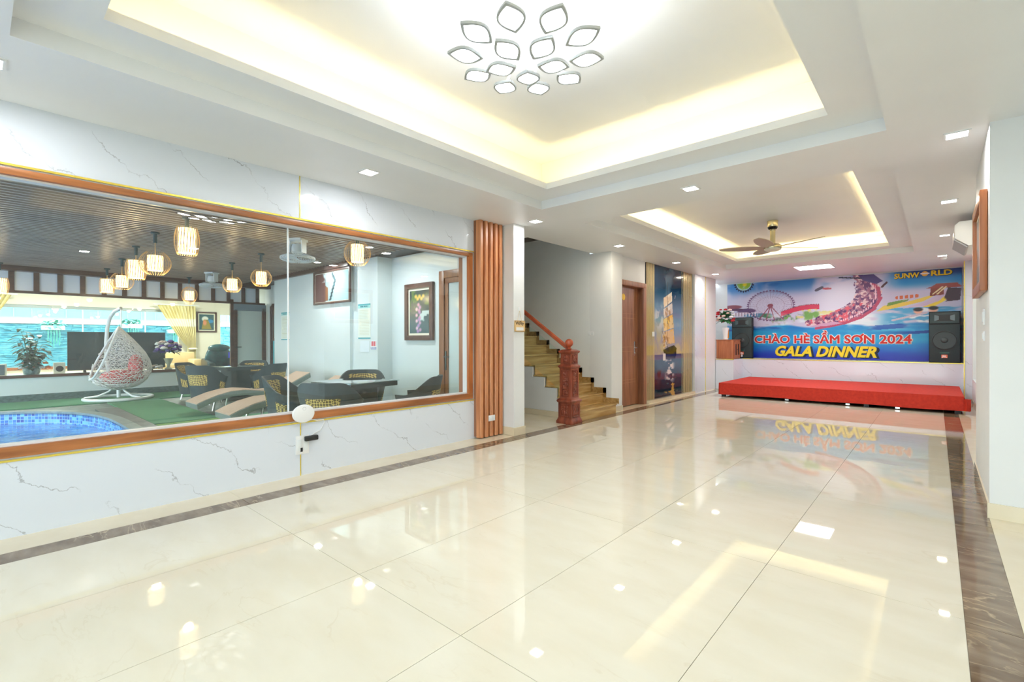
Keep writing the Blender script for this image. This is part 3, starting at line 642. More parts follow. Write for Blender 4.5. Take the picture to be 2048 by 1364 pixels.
# ------------------------------------------------------------------ banner
def banner(U, Z):
    n = vnoise(U, Z, 1.6, 1); n2 = vnoise(U*.6, Z*2.2, 3.0, 2); n3 = vnoise(U, Z, 7, 8)
    img = np.zeros(U.shape+(3,))+np.array([.78, .78, .88])
    skyb = smooth01(Z, 2.15, 2.6)*smooth01(n+.22*np.sin(U*1.7), .42, .70)
    img = over(img, skyb*.95, (.16, .45, .76)); img = over(img, smooth01(Z, 2.40, 2.66)*smooth01(n2, .50, .66)*.9, (.07, .36, .70))
    img = over(img, smooth01(Z, 2.30, 2.55)*smooth01(n, .42, .55)*smooth01(-U, 1.2, 2.6)*.6, (.20, .52, .80))
    img = over(img, smooth01(U, -.95, -.45)*smooth01(Z, 2.18, 2.42), (.10, .55, .82)); img = over(img, smooth01(U, -.85, -.3)*smooth01(Z, 2.42, 2.60), (.02, .22, .50))
    img = over(img, ell(U, Z, (-1.55, 2.0), .55, .45, .3)*.8, (.88, .89, .95))
    # far park: temple, wheel, bridge, greenery
    for cx, cz, rx, rz, c in ((-3.95, 2.03, .22, .05, (.55, .28, .34)), (-3.62, 1.92, .22, .06, (.36, .26, .44)), (-3.72, 1.84, .3, .05, (.72, .62, .70)), (-3.85, 1.96, .16, .03, (.34, .20, .34)), (-3.35, 1.80, .35, .05, (.34, .55, .70))):
        img = over(img, ell(U, Z, (cx, cz), rx, rz, .03), c)
    img = over(img, (((U*14) % 1) < .45)*((Z > 1.78) & (Z < 1.88) & (U > -4.0) & (U < -3.35)), (.92, .90, .95))
    img = over(img, ell(U, Z, (-2.95, 1.74), .62, .10, .1)*smooth01(n3, .35, .55), (.24, .48, .32)); img = over(img, ell(U, Z, (-2.3, 1.72), .55, .14, .1)*smooth01(n3, .42, .58), (.45, .66, .34))
    img = over(img, ell(U, Z, (-2.15, 1.80), .5, .12, .1)*smooth01(vnoise(U, Z, 9, 11), .5, .62), (.86, .84, .48)); img = over(img, ell(U, Z, (-2.7, 1.60), .6, .06, .05)*smooth01(n3, .45, .6), (.62, .60, .58))
    cx, cz, rx, rz = -3.07, 2.03, .50, .355
    rr = np.sqrt(((U-cx)/rx)**2+((Z-cz)/rz)**2); th = np.arctan2((Z-cz)/rz, (U-cx)/rx)
    img = over(img, (np.abs(rr-1) < .022)*.75, (.38, .28, .46)); img = over(img, (np.abs(rr-.93) < .012)*.5, (.45, .36, .5)); img = over(img, (np.abs(rr-.62) < .012)*.35, (.45, .36, .5))
    sp_ = np.abs(((th*36/(2*math.pi)) % 1)-.5) > .45
    img = over(img, (sp_ & (rr < .98))*.45, (.42, .32, .5)); gon = (np.abs(((th*44/(2*math.pi)) % 1)-.5) > .22) & (np.abs(rr-1.05) < .035)
    img = over(img, gon*.8, (.36, .24, .42)); img = over(img, rr < .13, (.52, .26, .34))
    for x in (-.20, -.07, .07, .22): img = over(img, linem(U, Z, (cx, cz), (cx+x*1.3, 1.68), .012), (.55, .30, .40))
    arc = 1.80+.16*np.sin(np.clip((U+2.86)/.85, 0, 1)*math.pi*.62); img = over(img, ((np.abs(Z-arc) < .055) & (U > -2.84) & (U < -2.04)), (.80, .22, .36))
    img = over(img, ((np.abs(Z-arc-.06) < .012) & (U > -2.84) & (U < -2.04) & (((U*30) % 1) < .5)), (.45, .12, .22))
    # badge at the top left
    rb = np.hypot((U+3.68)/1.0, (Z-2.62)/.95); img = over(img, (rb < .24)*((((np.arctan2(Z-2.62, U+3.68)*22/(2*math.pi)) % 1) < .55) | (rb < .205)), (.10, .10, .20))
    img = over(img, rb < .185, (.62, .80, .84)); img = over(img, (rb < .16)*smooth01(n3, .4, .6), (.55, .72, .20)); img = over(img, ell(U, Z, (-3.66, 2.60), .05, .05), (.90, .84, .2))
    # sea
    sea = 1-smooth01(Z+.03*np.sin(U*5)+.05*n, 1.50, 1.56); seac = np.stack([.05+.12*n2, .42+.36*n2, .78+.10*n2], -1)
    img = img*(1-sea[..., None])+seac*sea[..., None]
    foam = smooth01(n2+.18*np.exp(-((U+1.0)/1.1)**2), .55, .72)*np.exp(-((Z-1.62)/.16)**2); img = over(img, foam*1.2, (.92, .96, .98))
    img = over(img, np.exp(-((Z-1.56)/.10)**2)*smooth01(U, -3.2, -2.6)*smooth01(n2, .38, .6), (.86, .94, .97))
    img = over(img, smooth01(U, -1.1, -.7)*((Z > 1.5) & (Z < 1.86))*smooth01(n2, .36, .5)*.85, (.22, .62, .82)); img = over(img, smooth01(U, -.9, -.5)*((Z > 1.5) & (Z < 1.9))*smooth01(vnoise(U*.5, Z*3, 6, 31), .54, .64), (.90, .94, .97))
    img = over(img, (np.abs(Z-1.46+.02*np.sin(U*4)) < .05)*smooth01(n2, .4, .6)*.8, (.06, .28, .66)); img = over(img, (np.abs(Z-1.36-.03*np.sin(U*3)) < .03)*smooth01(U, -1.0, -.3)*.7, (.05, .12, .55))
    img = over(img, (1-smooth01(Z, .74, 1.12))*.92, (.05, .10, .62)); img = over(img, np.exp(-((Z-1.18)/.10)**2)*.45, (.18, .68, .86))
    # coaster train sweeping up
    path = [(-2.20, 1.51), (-1.95, 1.55), (-1.65, 1.62), (-1.35, 1.74), (-1.12, 1.92), (-1.02, 2.14), (-1.06, 2.36), (-1.20, 2.54)]
    wid = [.035, .07, .12, .16, .19, .22, .20, .10]
    for (a_, b_, w_) in zip(path, path[1:], wid[1:]): img = over(img, linem(U, Z, (a_[0]-.06, a_[1]+.07), (b_[0]-.10, b_[1]+.05), w_*.9)*.95, (.62, .38, .50))
    tm = np.zeros(U.shape)
    for (a_, b_, w_) in zip(path, path[1:], wid[1:]): tm = np.maximum(tm, linem(U, Z, (a_[0]-.06, a_[1]+.07), (b_[0]-.12, b_[1]+.05), w_))
    img = over(img, tm*smooth01(vnoise(U, Z, 22, 51), .48, .58), (.90, .78, .80)); img = over(img, tm*smooth01(vnoise(U, Z, 19, 52), .52, .60), (.36, .16, .40)); img = over(img, tm*smooth01(vnoise(U, Z, 16, 53), .54, .62)*(Z < 2.0), (.86, .36, .44))
    for (a_, b_) in zip(path, path[1:]): img = over(img, linem(U, Z, (a_[0]+.10, a_[1]-.06), (b_[0]+.12, b_[1]-.05), .030), (.72, .28, .42))
    img = over(img, polym(U, Z, [(-2.24, 1.49), (-1.9, 1.50), (-1.6, 1.56), (-1.75, 1.60), (-2.0, 1.56)]), (.80, .62, .74))
    for (a_, b_) in zip(path[2:], path[3:]): img = over(img, linem(U, Z, (a_[0]+.03, a_[1]-.005), (b_[0]+.05, b_[1]), .018)*((U*24 % 1) < .6), (.96, .80, .86))
    img = over(img, polym(U, Z, [(-1.30, 2.62), (-1.02, 2.62), (-.86, 2.46), (-.98, 2.40), (-1.22, 2.50)]), (.30, .26, .50)); img = over(img, linem(U, Z, (-1.65, 2.60), (-1.25, 2.55), .015), (.10, .16, .30))
    img = over(img, linem(U, Z, (-.88, 2.33), (-.80, 2.42), .02), (.30, .18, .22)); img = over(img, linem(U, Z, (-2.10, 2.34), (-1.98, 2.40), .03), (.30, .30, .40)); img = over(img, linem(U, Z, (-1.95, 2.37), (-1.82, 2.36), .022), (.72, .28, .34))
    # water slides and pavilion at the right
    img = over(img, polym(U, Z, [(-.98, 1.80), (-.70, 1.85), (-.2, 1.98), (.10, 2.17), (.16, 2.28), (.10, 2.28), (-.08, 2.10), (-.4, 2.0), (-.85, 1.92)]), (.90, .80, .34))
    img = over(img, polym(U, Z, [(-.55, 1.84), (-.15, 1.97), (.16, 2.20), (.22, 2.20), (.06, 1.98), (-.10, 1.90)]), (.80, .74, .84)); img = over(img, polym(U, Z, [(-.22, 1.86), (.05, 1.98), (.22, 2.18), (.28, 2.18), (.14, 1.98), (-.04, 1.86)]), (.94, .84, .26))
    img = over(img, polym(U, Z, [(-.80, 1.90), (-.45, 2.0), (-.42, 2.05), (-.78, 1.98)])*smooth01(n3, .35, .5), (.42, .58, .24)); img = over(img, linem(U, Z, (-.62, 2.08), (-.30, 2.10), .035)*((U*12 % 1) < .7), (.80, .42, .26))
    img = over(img, polym(U, Z, [(-.10, 2.08), (.12, 2.10), (.12, 2.25), (-.08, 2.25)]), (.50, .20, .16)); img = over(img, polym(U, Z, [(-.16, 2.24), (-.06, 2.28), (.0, 2.33), (.32, 2.33), (.384, 2.26), (.384, 2.24)]), (.58, .22, .20))
    img = over(img, polym(U, Z, [(.10, 1.95), (.36, 1.98), (.38, 2.22), (.18, 2.24)])*smooth01(n3, .35, .5), (.22, .14, .22)); img = over(img, linem(U, Z, (-.05, 2.12), (.10, 2.26), .012)+linem(U, Z, (.02, 2.12), (.15, 2.26), .012), (.90, .84, .66))
    for cx_, cz_ in ((-.28, 1.78), (-.04, 1.80)): img = over(img, ell(U, Z, (cx_, cz_), .07, .06), (.92, .72, .62)); img = over(img, ell(U, Z, (cx_, cz_+.035), .075, .04), (.14, .14, .18))
    img = over(img, linem(U, Z, (-.70, 1.60), (-.15, 1.74), .02), (.80, .76, .82))
    return img
bn = thing('banner', 'wide colourful amusement-park banner on the stage wall reading GALA DINNER', 'banner', (-1.85, 13.1, 1.68))
picture_sheet('printed_sheet', -2.235, 2.235, -.945, .945, 0, 'y', lambda U, Z: banner(U-1.85, Z+1.68), 480, 205, printed('banner_print', .35), bn)
ob('backing', B().box(-2.235, 2.235, .001, .008, -.945, .945), white_pl, bn)
ink_red = P('ink_red', rgb(206, 44, 34), .5); ink_white = P('ink_white', (.85, .84, .82), .5); ink_yel = P('ink_yellow', rgb(245, 212, 40), .5); ink_blk = P('ink_black', (.01, .02, .04), .5); ink_pale = P('ink_pale_yellow', rgb(250, 232, 150), .5); ink_or = P('ink_orange', rgb(250, 190, 90), .5)
def fit_text(name, s, x0, x1, z0, h, mats, yoff, shear=0, offset=0):
    """lettering fitted between x0 and x1 (banner local), cap height h"""
    o = text(name, s, h/.72, (0, 0, 0), (math.pi/2, 0, 0), mats, bn, .0006, shear, offset)
    xs_ = [v.co.x for v in o.data.vertices]; w = max(xs_)-min(xs_); o.scale = ((x1-x0)/w, 1, 1)
    o.location = (x0-min(xs_)*(x1-x0)/w, yoff, z0); return o
fit_text('lettering', 'CHÀO HÈ SẦM SON 2024', -1.60, 1.49, -.573, .185, ink_white, -.0012, 0, .020)
fit_text('lettering', 'CHÀO HÈ SẦM SON 2024', -1.575, 1.468, -.573, .185, ink_red, -.0024, 0, .007)
def horn(x0, x1, mats, yoff, grow):
    a = text('probe', 'CHÀO HÈ SẦM SON 2024', .185/.72, (0, 0, 0), (0, 0, 0), mats, None, .0006, 0, .007); b = text('probe', 'CHÀO HÈ SẦM SO', .185/.72, (0, 0, 0), (0, 0, 0), mats, None, .0006, 0, .007)
    xa = [v.co.x for v in a.data.vertices]; xb = max(v.co.x for v in b.data.vertices); k = (x1-x0)/(max(xa)-min(xa)); x = x0+(xb-min(xa))*k
    for o in (a, b): bpy.data.objects.remove(o)
    ob('lettering', B().prism([(x-.052-grow, -.415), (x-.035, -.385+grow), (x+.008+grow, -.352+grow), (x+.022+grow, -.385), (x-.018, -.428-grow)], 'y', yoff, yoff+.0008), mats, bn)
horn(-1.575, 1.468, ink_white, -.0017, .008); horn(-1.575, 1.468, ink_red, -.0030, 0)
fit_text('lettering', 'GALA DINNER', -1.07, .935, -.895, .235, ink_blk, -.0012, .28, .016)
g = fit_text('lettering', 'GALA DINNER', -1.11, .885, -.880, .235, ink_yel, -.0024, .28, .014)
fit_text('lettering', 'SUNW', 1.185, 1.60, .80, .105, ink_blk, -.0012, 0, .006); fit_text('lettering', 'SUNW', 1.18, 1.59, .808, .105, ink_yel, -.0024, 0, .005)
fit_text('lettering', 'RLD', 1.775, 2.105, .815, .105, ink_blk, -.0012, 0, .006); fit_text('lettering', 'RLD', 1.77, 2.095, .823, .105, ink_yel, -.0024, 0, .005)
ob('emblem', B().lathe([(.052, 0), (.052, -.0024), (.03, -.003)], 20, (1.675, 0, .872), ax='y'), P('ink_sun', rgb(248, 190, 70), .5), bn)
ob('emblem_cloud', B().ball((1.675, -.002, .875), .062, 10, 6, (1.25, .03, .32)), ink_white, bn)

# ------------------------------------------------------------------ loudspeakers
grille_m = noisy('speaker_grille', (.010, .024, .028), (.028, .052, .058), 260, .55, detail=1)
spk_box = P('speaker_carpet', (.008, .014, .016), .7); horn_m = P('horn_plastic', (.03, .055, .06), .35)
flare_m = P('flare', (.10, .15, .16), .25); cone_m = P('cone', (.03, .045, .047), .4); cap_m = P('dust_cap', (.05, .07, .072), .3); logo_m = P('logo_orange', rgb(226, 110, 74), .4); strip_m = P('strip_green', (.02, .09, .07), .4)
def speaker(loc, rz, label):
    t = thing('loudspeaker', label, 'loudspeaker', loc, rz, 'tall black loudspeakers on the stage shelf')
    w, d, h = .235, .34, 1.02
    ob('cabinet', B().prism([(-w, 0), (w, 0), (w*.82, d), (-w*.82, d)], 'z', 0, h), spk_box, t, bevel=.008)
    ob('grille', B().box(-w+.012, w-.012, -.012, 0, .02, h-.26), grille_m, t, bevel=.004)
    hn = ob('horn', B().box(-w+.02, w-.02, -.012, 0, h-.235, h-.02), horn_m, t, bevel=.004)
    ob('horn_throat', B().prism([(-.15, h-.19), (.15, h-.19), (.15, h-.065), (-.15, h-.065)], 'y', -.014, -.011), black, hn)
    for sx in (-1, 1):
        ob('horn_flare', B().add([(sx*.15, -.015, h-.19), (sx*.15, -.015, h-.065), (sx*.05, -.0135, h-.15), (sx*.05, -.0135, h-.10)], [(0, 1, 3, 2)]), flare_m, hn)
    wf_ = ob('woofer', B().lathe([(.188, -.012), (.19, -.022), (.178, -.026), (.17, -.017), (.09, -.013), (.06, -.013)], 36, (0, 0, .45), ax='y'), cone_m, t, smooth=True)
    ob('dust_cap', B().lathe([(.055, -.013), (.05, -.022), (.03, -.030), (.001, -.033)], 24, (0, 0, .45), ax='y'), cap_m, wf_, smooth=True)
    pl = ob('logo_plate', B().box(-.045, .045, -.016, -.012, .10, .165), logo_m, t)
    text('logo_lettering', 'JBL', .055, (0, -.0165, .113), (math.pi/2, 0, 0), ink_white, pl, .0005, 0, .002, 'CENTER')
    ob('status_strip', B().box(-.07, .07, -.014, -.012, .19, .215), strip_m, t)
    return t
speaker((-3.62, 12.72, .722), math.radians(3), 'tall black loudspeaker on the shelf behind the wooden cabinet and flowers')
speaker((.125, 12.72, .722), math.radians(-4), 'tall black loudspeaker on the shelf at the right end of the banner')

# ------------------------------------------------------------------ cabinet with flower vase
cb = thing('cabinet', 'small orange-brown wooden cabinet with slotted door beside the stage', 'cabinet', (-3.79, 12.24, .722))
ob('body', B().box(-.20, .19, -.265, .265, .01, .45), wood_cab, cb, bevel=.004)
ob('top', B().box(-.21, .205, -.275, .275, .45, .47), wood_cab, cb, bevel=.004)
dr = ob('door', B().cells(-.24, .24, .04, .42, [(-.15, -.03, .10, .36), (.03, .15, .10, .36)], .19, .205).perm((2, 0, 1)), wood_cab, cb)
ob('slot_panel', B().box(.186, .193, -.16, .16, .09, .37), black, dr)
ob('knob', B().ball((.212, 0, .23), .010, 10, 6), black, dr)
def blossom(parent, c, r, mat, name='flower', n=9, seed=0):
    rnd = random.Random(seed); b = B()
    for k in range(n):
        a = 2.4*k; q = .35+.5*k/n
        b.ball((c[0]+r*q*math.cos(a)*.75, c[1]+r*q*math.sin(a)*.75, c[2]+r*(.5-q)*.6), r*.5, 7, 5, (1, 1, .65+.3*rnd.random()))
    return ob(name, b, mat, parent, smooth=True)
def leafblade(b, p, d, l, w, droop=.3):
    p = Vector(p); d = Vector(d).normalized(); s_ = d.cross(Vector((0, 0, 1)))
    if s_.length < .1: s_ = Vector((1, 0, 0))
    s_.normalize(); vs = []; n = 4
    for i in range(n+1):
        t = i/n; c = p+d*l*t-Vector((0, 0, 1))*droop*l*t*t; ww = w*max(0, math.sin(math.pi*(.12+.88*t)))**.8*.5+.001
        up = s_.cross(d)*.0012
        vs += [c-s_*ww+up, c+s_*ww+up, c+s_*ww-up, c-s_*ww-up]
    fs = []
    for i in range(n):
        for k in range(4): fs.append((4*i+k, 4*i+(k+1) % 4, 4*i+4+(k+1) % 4, 4*i+4+k))
    fs += [(0, 1, 2, 3), (4*n+3, 4*n+2, 4*n+1, 4*n)]
    return b.add(vs, fs)
green1 = noisy('leaf_green', rgb(70, 130, 80), rgb(40, 92, 58), 20, .5); green2 = noisy('leaf_dark', rgb(30, 84, 62), rgb(22, 60, 50), 20, .45)
ros_red = P('rose_red', rgb(190, 28, 44), .6); petal_w = P('petal_white', rgb(232, 232, 236), .6); petal_v = P('petal_violet', rgb(82, 60, 150), .6); petal_o = P('petal_orange', rgb(245, 120, 62), .6); petal_p = P('petal_pink', rgb(236, 206, 200), .6)
def bouquet(t, c, R, mats, n, seed, lm=green1, fr=.04, flat=.75, leaves=40):
    rnd = random.Random(seed)
    for q in range(5):
        lb = B()
        for k in range(leaves//5):
            th = rnd.uniform(0, 6.28); ph = rnd.uniform(-.3, 1.3); d = Vector((math.cos(th)*math.cos(ph), math.sin(th)*math.cos(ph), math.sin(ph)*flat))
            leafblade(lb, Vector(c)+d*R*.35, d, R*rnd.uniform(.45, .85), R*.26, .35)
        ob('foliage', lb, lm, t, smooth=True)
    for k in range(n):
        z = 1-1.25*(k+.5)/n; th = 2.399*k+seed; q = math.sqrt(max(0, 1-z*z)); s_ = R*rnd.uniform(.72, 1.0)
        blossom(t, (c[0]+q*s_*math.cos(th), c[1]+q*s_*math.sin(th), c[2]+z*s_*flat), fr*rnd.uniform(.8, 1.2), mats[k % len(mats)] if rnd.random() < .8 else rnd.choice(mats), 'flower', 8, seed+k)
vz = thing('flower_vase', 'tall white and gold vase of red roses on the wooden cabinet', 'vase', (-3.84, 12.18, 1.192))
ob('vase', B().lathe([(.05, 0), (.06, .006), (.055, .02), (.06, .12), (.075, .24), (.085, .29), (.08, .29), (.06, .2), (.02, .1)], 24), white_pl, vz, smooth=True)
ob('vase_band', B().box(.052, .075, -.02, .02, .03, .26), P('vase_gold', rgb(226, 150, 60), .35, .3), vz)
bouquet(vz, (0, 0, .50), .24, [ros_red, petal_w, ros_red, petal_p, ros_red], 26, 5, green1, .048, 1.15, 110)

# ------------------------------------------------------------------ wall fittings
def outlet(name, label, loc, rz, w, h, cat='outlet', parts=2):
    t = thing(name, label, cat, loc, rz)
    ob('plate', B().box(0, .010, -w/2, w/2, -h/2, h/2), white_pl, t, bevel=.003)
    for k in range(parts):
        y = -w/2+w*(k+.5)/parts; ob('module', B().box(.010, .014, y-w/parts*.32, y+w/parts*.32, -h*.3, h*.3), white_metal, t, bevel=.001)
    return t
t = outlet('power_outlet', 'white double power outlet low on the marble wall with black plug', (XL, 1.935, .272), 0, .118, .165)
ob('adapter', B().box(.012, .05, .01, .13, .03, .075), black, t, bevel=.012); ob('socket_hole', B().box(.012, .0145, -.02, .0, -.06, -.025), black, t)
outlet('power_outlet', 'white power outlet on the lower part of the wood slat panel', (-4.10, 4.24, .235), 0, .11, .07, parts=3)
outlet('wall_switch', 'white double switch on the stairwell wall above the steps', (-4.37, 6.948, 1.30), -math.pi/2, .11, .07, 'switch')
outlet('wall_switch', 'white switch below the hung picture on the right wall', (.268, 4.95, 1.36), math.pi, .08, .12, 'switch')
outlet('wall_switch', 'second white switch below the hung picture, lower one', (.268, 4.95, 1.22), math.pi, .08, .07, 'switch', 1)
outlet('power_outlet', 'tiny white outlet beside the left loudspeaker', (-3.55, 12.45, .80), 0, .06, .06, parts=1)
rt = thing('wifi_router', 'white oval wifi router leaning on the lower window frame', 'router', (-4.15, 1.922, .554))
rb_ = ob('body', B().lathe([(.001, -.022), (.07, -.022), (.095, -.012), (.10, 0), (.092, .012), (.06, .018), (.001, .019)], 40, ax='x'), white_pl, rt, smooth=True)
for v in rb_.data.vertices: v.co.z *= .80; 
ob('ring_mark', B().tube([(.0175, .014*math.cos(a), .045+.014*math.sin(a)) for a in [2*math.pi*i/20 for i in range(20)]], .0012, 5, True), grey_pl, rt)
tag(ob('router_cable', B().tube([(-4.165, 1.98, .50), (-4.17, 2.05, .478), (-4.18, 2.12, .472), (-4.198, 2.14, .45), (-4.20, 2.10, .38), (-4.20, 1.99, .335)], .004, 6), white_pl, smooth=True), 'thin white cable running from the router to the outlet', 'cable')
ws_ = thing('wifi_sign', 'small wooden wifi sign hanging by string on the white pillar', 'sign', (-3.94, 4.58, 1.37))
ob('board', B().box(.002, .012, -.098, .098, -.068, .068), P('sign_wood', rgb(232, 200, 148), .6), ws_, bevel=.004)
ob('border', B().cells(-.1, .1, -.07, .07, [(-.09, .09, -.06, .06)], .010, .014).perm((2, 0, 1)), P('sign_edge', rgb(190, 150, 92), .6), ws_)
ob('card', B().box(.012, .014, -.07, .07, -.055, -.015), white_pl, ws_)
text('lettering', 'WiFi', .062, (.0125, -.082, .015), (math.pi/2, 0, math.pi/2), P('sign_ink', rgb(80, 56, 36), .6), ws_, .0005, 0, .002)
for r in (.012, .022, .032): ob('signal_arc', B().tube([(.0132, .055+r*math.sin(a), .012+r*math.cos(a)) for a in [math.radians(-48+12*i) for i in range(9)]], .003, 5), MATS['sign_ink'], ws_)
ob('signal_dot', B().ball((.0132, .055, .010), .005, 8, 5), MATS['sign_ink'], ws_)
ob('string', B().tube([(.006, -.04, .066), (.006, 0, .20), (.006, .04, .066)], .0018, 5), P('string', rgb(214, 190, 140), .8), ws_)
ob('hook', B().box(0, .012, -.014, .014, .195, .235), white_pl, ws_, bevel=.003)
# framed picture on the right
def framed(name, label, cat, loc, rz, w, h, fn, fm, fw=.05, mat_w=.03, depth=.03, nu=40, nz=50, group=None):
    """picture facing local +X, width along local Y"""
    t = thing(name, label, cat, loc, rz, group)
    ob('frame', B().cells(-w/2, w/2, -h/2, h/2, [(-w/2+fw, w/2-fw, -h/2+fw, h/2-fw)], 0, depth).perm((2, 0, 1)), fm, t, bevel=.006)
    ob('mount', B().box(.003, depth*.4, -w/2+fw, w/2-fw, -h/2+fw, h/2-fw), P('mount_'+str(len(bpy.data.materials)), rgb(236, 232, 214), .6), t)
    a = w/2-fw-mat_w; c = h/2-fw-mat_w
    picture_sheet('print', -a, a, -c, c, depth*.4+.001, 'x', fn, nu, nz, printed('print_'+str(len(bpy.data.materials)), .15), t)
    return t
def sea_print(U, Z):
    n = vnoise(U, Z, 6, 77); img = np.zeros(U.shape+(3,))+np.array([.80, .86, .90]); img = over(img, 1-smooth01(Z, -.12, 0), (.25, .62, .72)); img = over(img, smooth01(n, .5, .65)*(Z < .05), (.40, .45, .50)); return img
framed('framed_picture', 'wood-framed picture seen edge-on on the right white wall', 'picture', (.266, 5.10, 1.885), math.pi, .92, .70, sea_print, wood_pic, .07, .02, .04)
ac = thing('air_conditioner', 'white wall air conditioner high on the right wall near the stage', 'air conditioner', (.5, 8.0, 2.27))
ob('body', B().prism([(0, .02), (0, .29), (-.30, .29), (-.34, .25), (-.34, .10), (-.22, .0)], 'y', -.42, .42), white_pl, ac, bevel=.01)
lv = ob('louver', B().prism([(-.335, .095), (-.345, .085), (-.235, -.012), (-.225, -.002)], 'y', -.38, .38), grey_pl, ac)
ob('vent_slot', B().prism([(-.325, .092), (-.23, .008), (-.226, .014), (-.321, .098)], 'y', -.36, .36), black, ac)
tag(ob('smoke_detector', B().lathe([(.05, 0), (.05, -.012), (.035, -.03), (.012, -.034)], 20, (.10, 11.5, H)), white_pl, smooth=True), 'round white sensor on the ceiling in front of the banner', 'sensor')
# ================================================================== pool patio behind the window
XF = -13.55; PC = 2.66
deck_m = noisy('patio_deck', rgb(120, 140, 136), rgb(98, 118, 116), 6, .5, world=True)
# pool outline (superellipse)
PX, PY, PA, PB = -8.4, -1.75, 3.35, 3.12
def rim(s, n=96, e=3.0):
    out = []
    for k in range(n):
        a = 2*math.pi*k/n; c, q = math.cos(a), math.sin(a)
        out.append((PX+s[0]*math.copysign(abs(c)**(2/e), c), PY+s[1]*math.copysign(abs(q)**(2/e), q)))
    return out
inner = rim((PA, PB)); outer = rim((PA+.17, PB+.15)); hole = rim((PA+.10, PB+.10))
def ring(pa, pb, z):
    n = len(pa); return [(x, y, z) for x, y in pa]+[(x, y, z) for x, y in pb], [(k, (k+1) % n, n+(k+1) % n, n+k) for k in range(n)]
def deck():
    b = B(); x0, x1, y0, y1 = XF, -4.4, -9.0, 5.4; sq = []
    for (x, y) in hole:
        dx_, dy_ = x-PX, y-PY; ks = [((x1 if dx_ > 0 else x0)-PX)/dx_ if abs(dx_) > 1e-6 else 9e9, ((y1 if dy_ > 0 else y0)-PY)/dy_ if abs(dy_) > 1e-6 else 9e9]
        k = min(ks); sq.append((PX+dx_*k, PY+dy_*k))
    v, f = ring(hole, sq, -.02); b.add(v, f)
    for cx_, cy_ in ((x0, y0), (x0, y1), (x1, y0), (x1, y1)):   # square corners
        near = sorted(range(len(sq)), key=lambda i: math.hypot(sq[i][0]-cx_, sq[i][1]-cy_))[:2]
        b.add([(*sq[near[0]], -.02), (cx_, cy_, -.02), (*sq[near[1]], -.02)], [(0, 1, 2)])
    return b
struct('floor_patio', deck(), deck_m)
pool = thing('swimming_pool', 'curved blue mosaic swimming pool filled with water beyond the window', 'swimming pool', (0, 0, 0))
mos = P('pool_mosaic', (.05, .35, .7), .15)
v_ = coords(mos, True, (1, 1, 1)); br = N(mos, 'ShaderNodeTexBrick', offset=0.0, i_Scale=1.0, i_Mortar_Size=.004, i_Brick_Width=.05, i_Row_Height=.05); br.inputs['Mortar'].default_value = (.25, .52, .68, 1)
cxyz = N(mos, 'ShaderNodeSeparateXYZ'); L(mos, v_, cxyz.inputs[0]); at2 = N(mos, 'ShaderNodeMath', operation='ARCTAN2'); s1_ = N(mos, 'ShaderNodeMath', operation='ADD', i_1=-PX); s2_ = N(mos, 'ShaderNodeMath', operation='ADD', i_1=-PY)
L(mos, cxyz.outputs[0], s1_.inputs[0]); L(mos, cxyz.outputs[1], s2_.inputs[0]); L(mos, s2_.outputs[0], at2.inputs[0]); L(mos, s1_.outputs[0], at2.inputs[1])
sc_ = N(mos, 'ShaderNodeMath', operation='MULTIPLY', i_1=3.4); L(mos, at2.outputs[0], sc_.inputs[0]); cmb = N(mos, 'ShaderNodeCombineXYZ'); L(mos, sc_.outputs[0], cmb.inputs[0]); L(mos, cxyz.outputs[2], cmb.inputs[1])
L(mos, cmb.outputs[0], br.inputs['Vector']); wn = N(mos, 'ShaderNodeTexWhiteNoise', noise_dimensions='2D'); vm = N(mos, 'ShaderNodeVectorMath', operation='SNAP'); vm.inputs[1].default_value = (.05, .05, .05); L(mos, cmb.outputs[0], vm.inputs[0]); L(mos, vm.outputs[0], wn.inputs['Vector'])
cc = ramp(mos, wn.outputs['Value'], [(0, rgb(8, 66, 156)), (.5, rgb(20, 116, 200)), (1, rgb(110, 196, 232))]); L(mos, cc, br.inputs['Color1']); L(mos, cc, br.inputs['Color2']); L(mos, br.outputs['Color'], bsdf(mos).inputs['Base Color'])
n_ = len(inner); wb = B().add([(x, y, .0) for x, y in inner]+[(x, y, -1.1) for x, y in inner], [(k, (k+1) % n_, n_+(k+1) % n_, n_+k) for k in range(n_)]+[tuple(range(n_, 2*n_))])
wb.add([(x, y, -1.2) for x, y in hole]+[(x, y, -.02) for x, y in hole], [(k, (k+1) % n_, n_+(k+1) % n_, n_+k) for k in range(n_)]+[tuple(range(n_))])
ob('basin', wb, mos, pool, smooth=True)
cp = B(); v, f = ring(inner, outer, .03); cp.add(v, f); v, f = ring(inner, outer, -.02); cp.add(v, f)
for r_ in (inner, outer): cp.add([(x, y, -.02) for x, y in r_]+[(x, y, .03) for x, y in r_], [(k, (k+1) % n_, n_+(k+1) % n_, n_+k) for k in range(n_)])
ob('coping', cp, noisy('coping_stone', rgb(130, 150, 150), rgb(108, 128, 130), 10, .35, world=True), pool)
wat = bpy.data.materials.new('pool_water'); wat.use_nodes = True; bw = wat.node_tree.nodes['Principled BSDF']
bw.inputs['Base Color'].default_value = (*rgb(0, 140, 240), 1); bw.inputs['Roughness'].default_value = .04; bw.inputs['Alpha'].default_value = .90
nz_ = N(wat, 'ShaderNodeTexNoise', i_Scale=5, i_Detail=3); L(wat, coords(wat, True), nz_.inputs['Vector']); bp = N(wat, 'ShaderNodeBump', i_Strength=.35, i_Distance=.03); L(wat, nz_.outputs['Fac'], bp.inputs['Height']); L(wat, bp.outputs[0], bw.inputs['Normal'])
ob('water', B().add([(x, y, -.17) for x, y in inner], [tuple(range(n_))]), wat, pool)
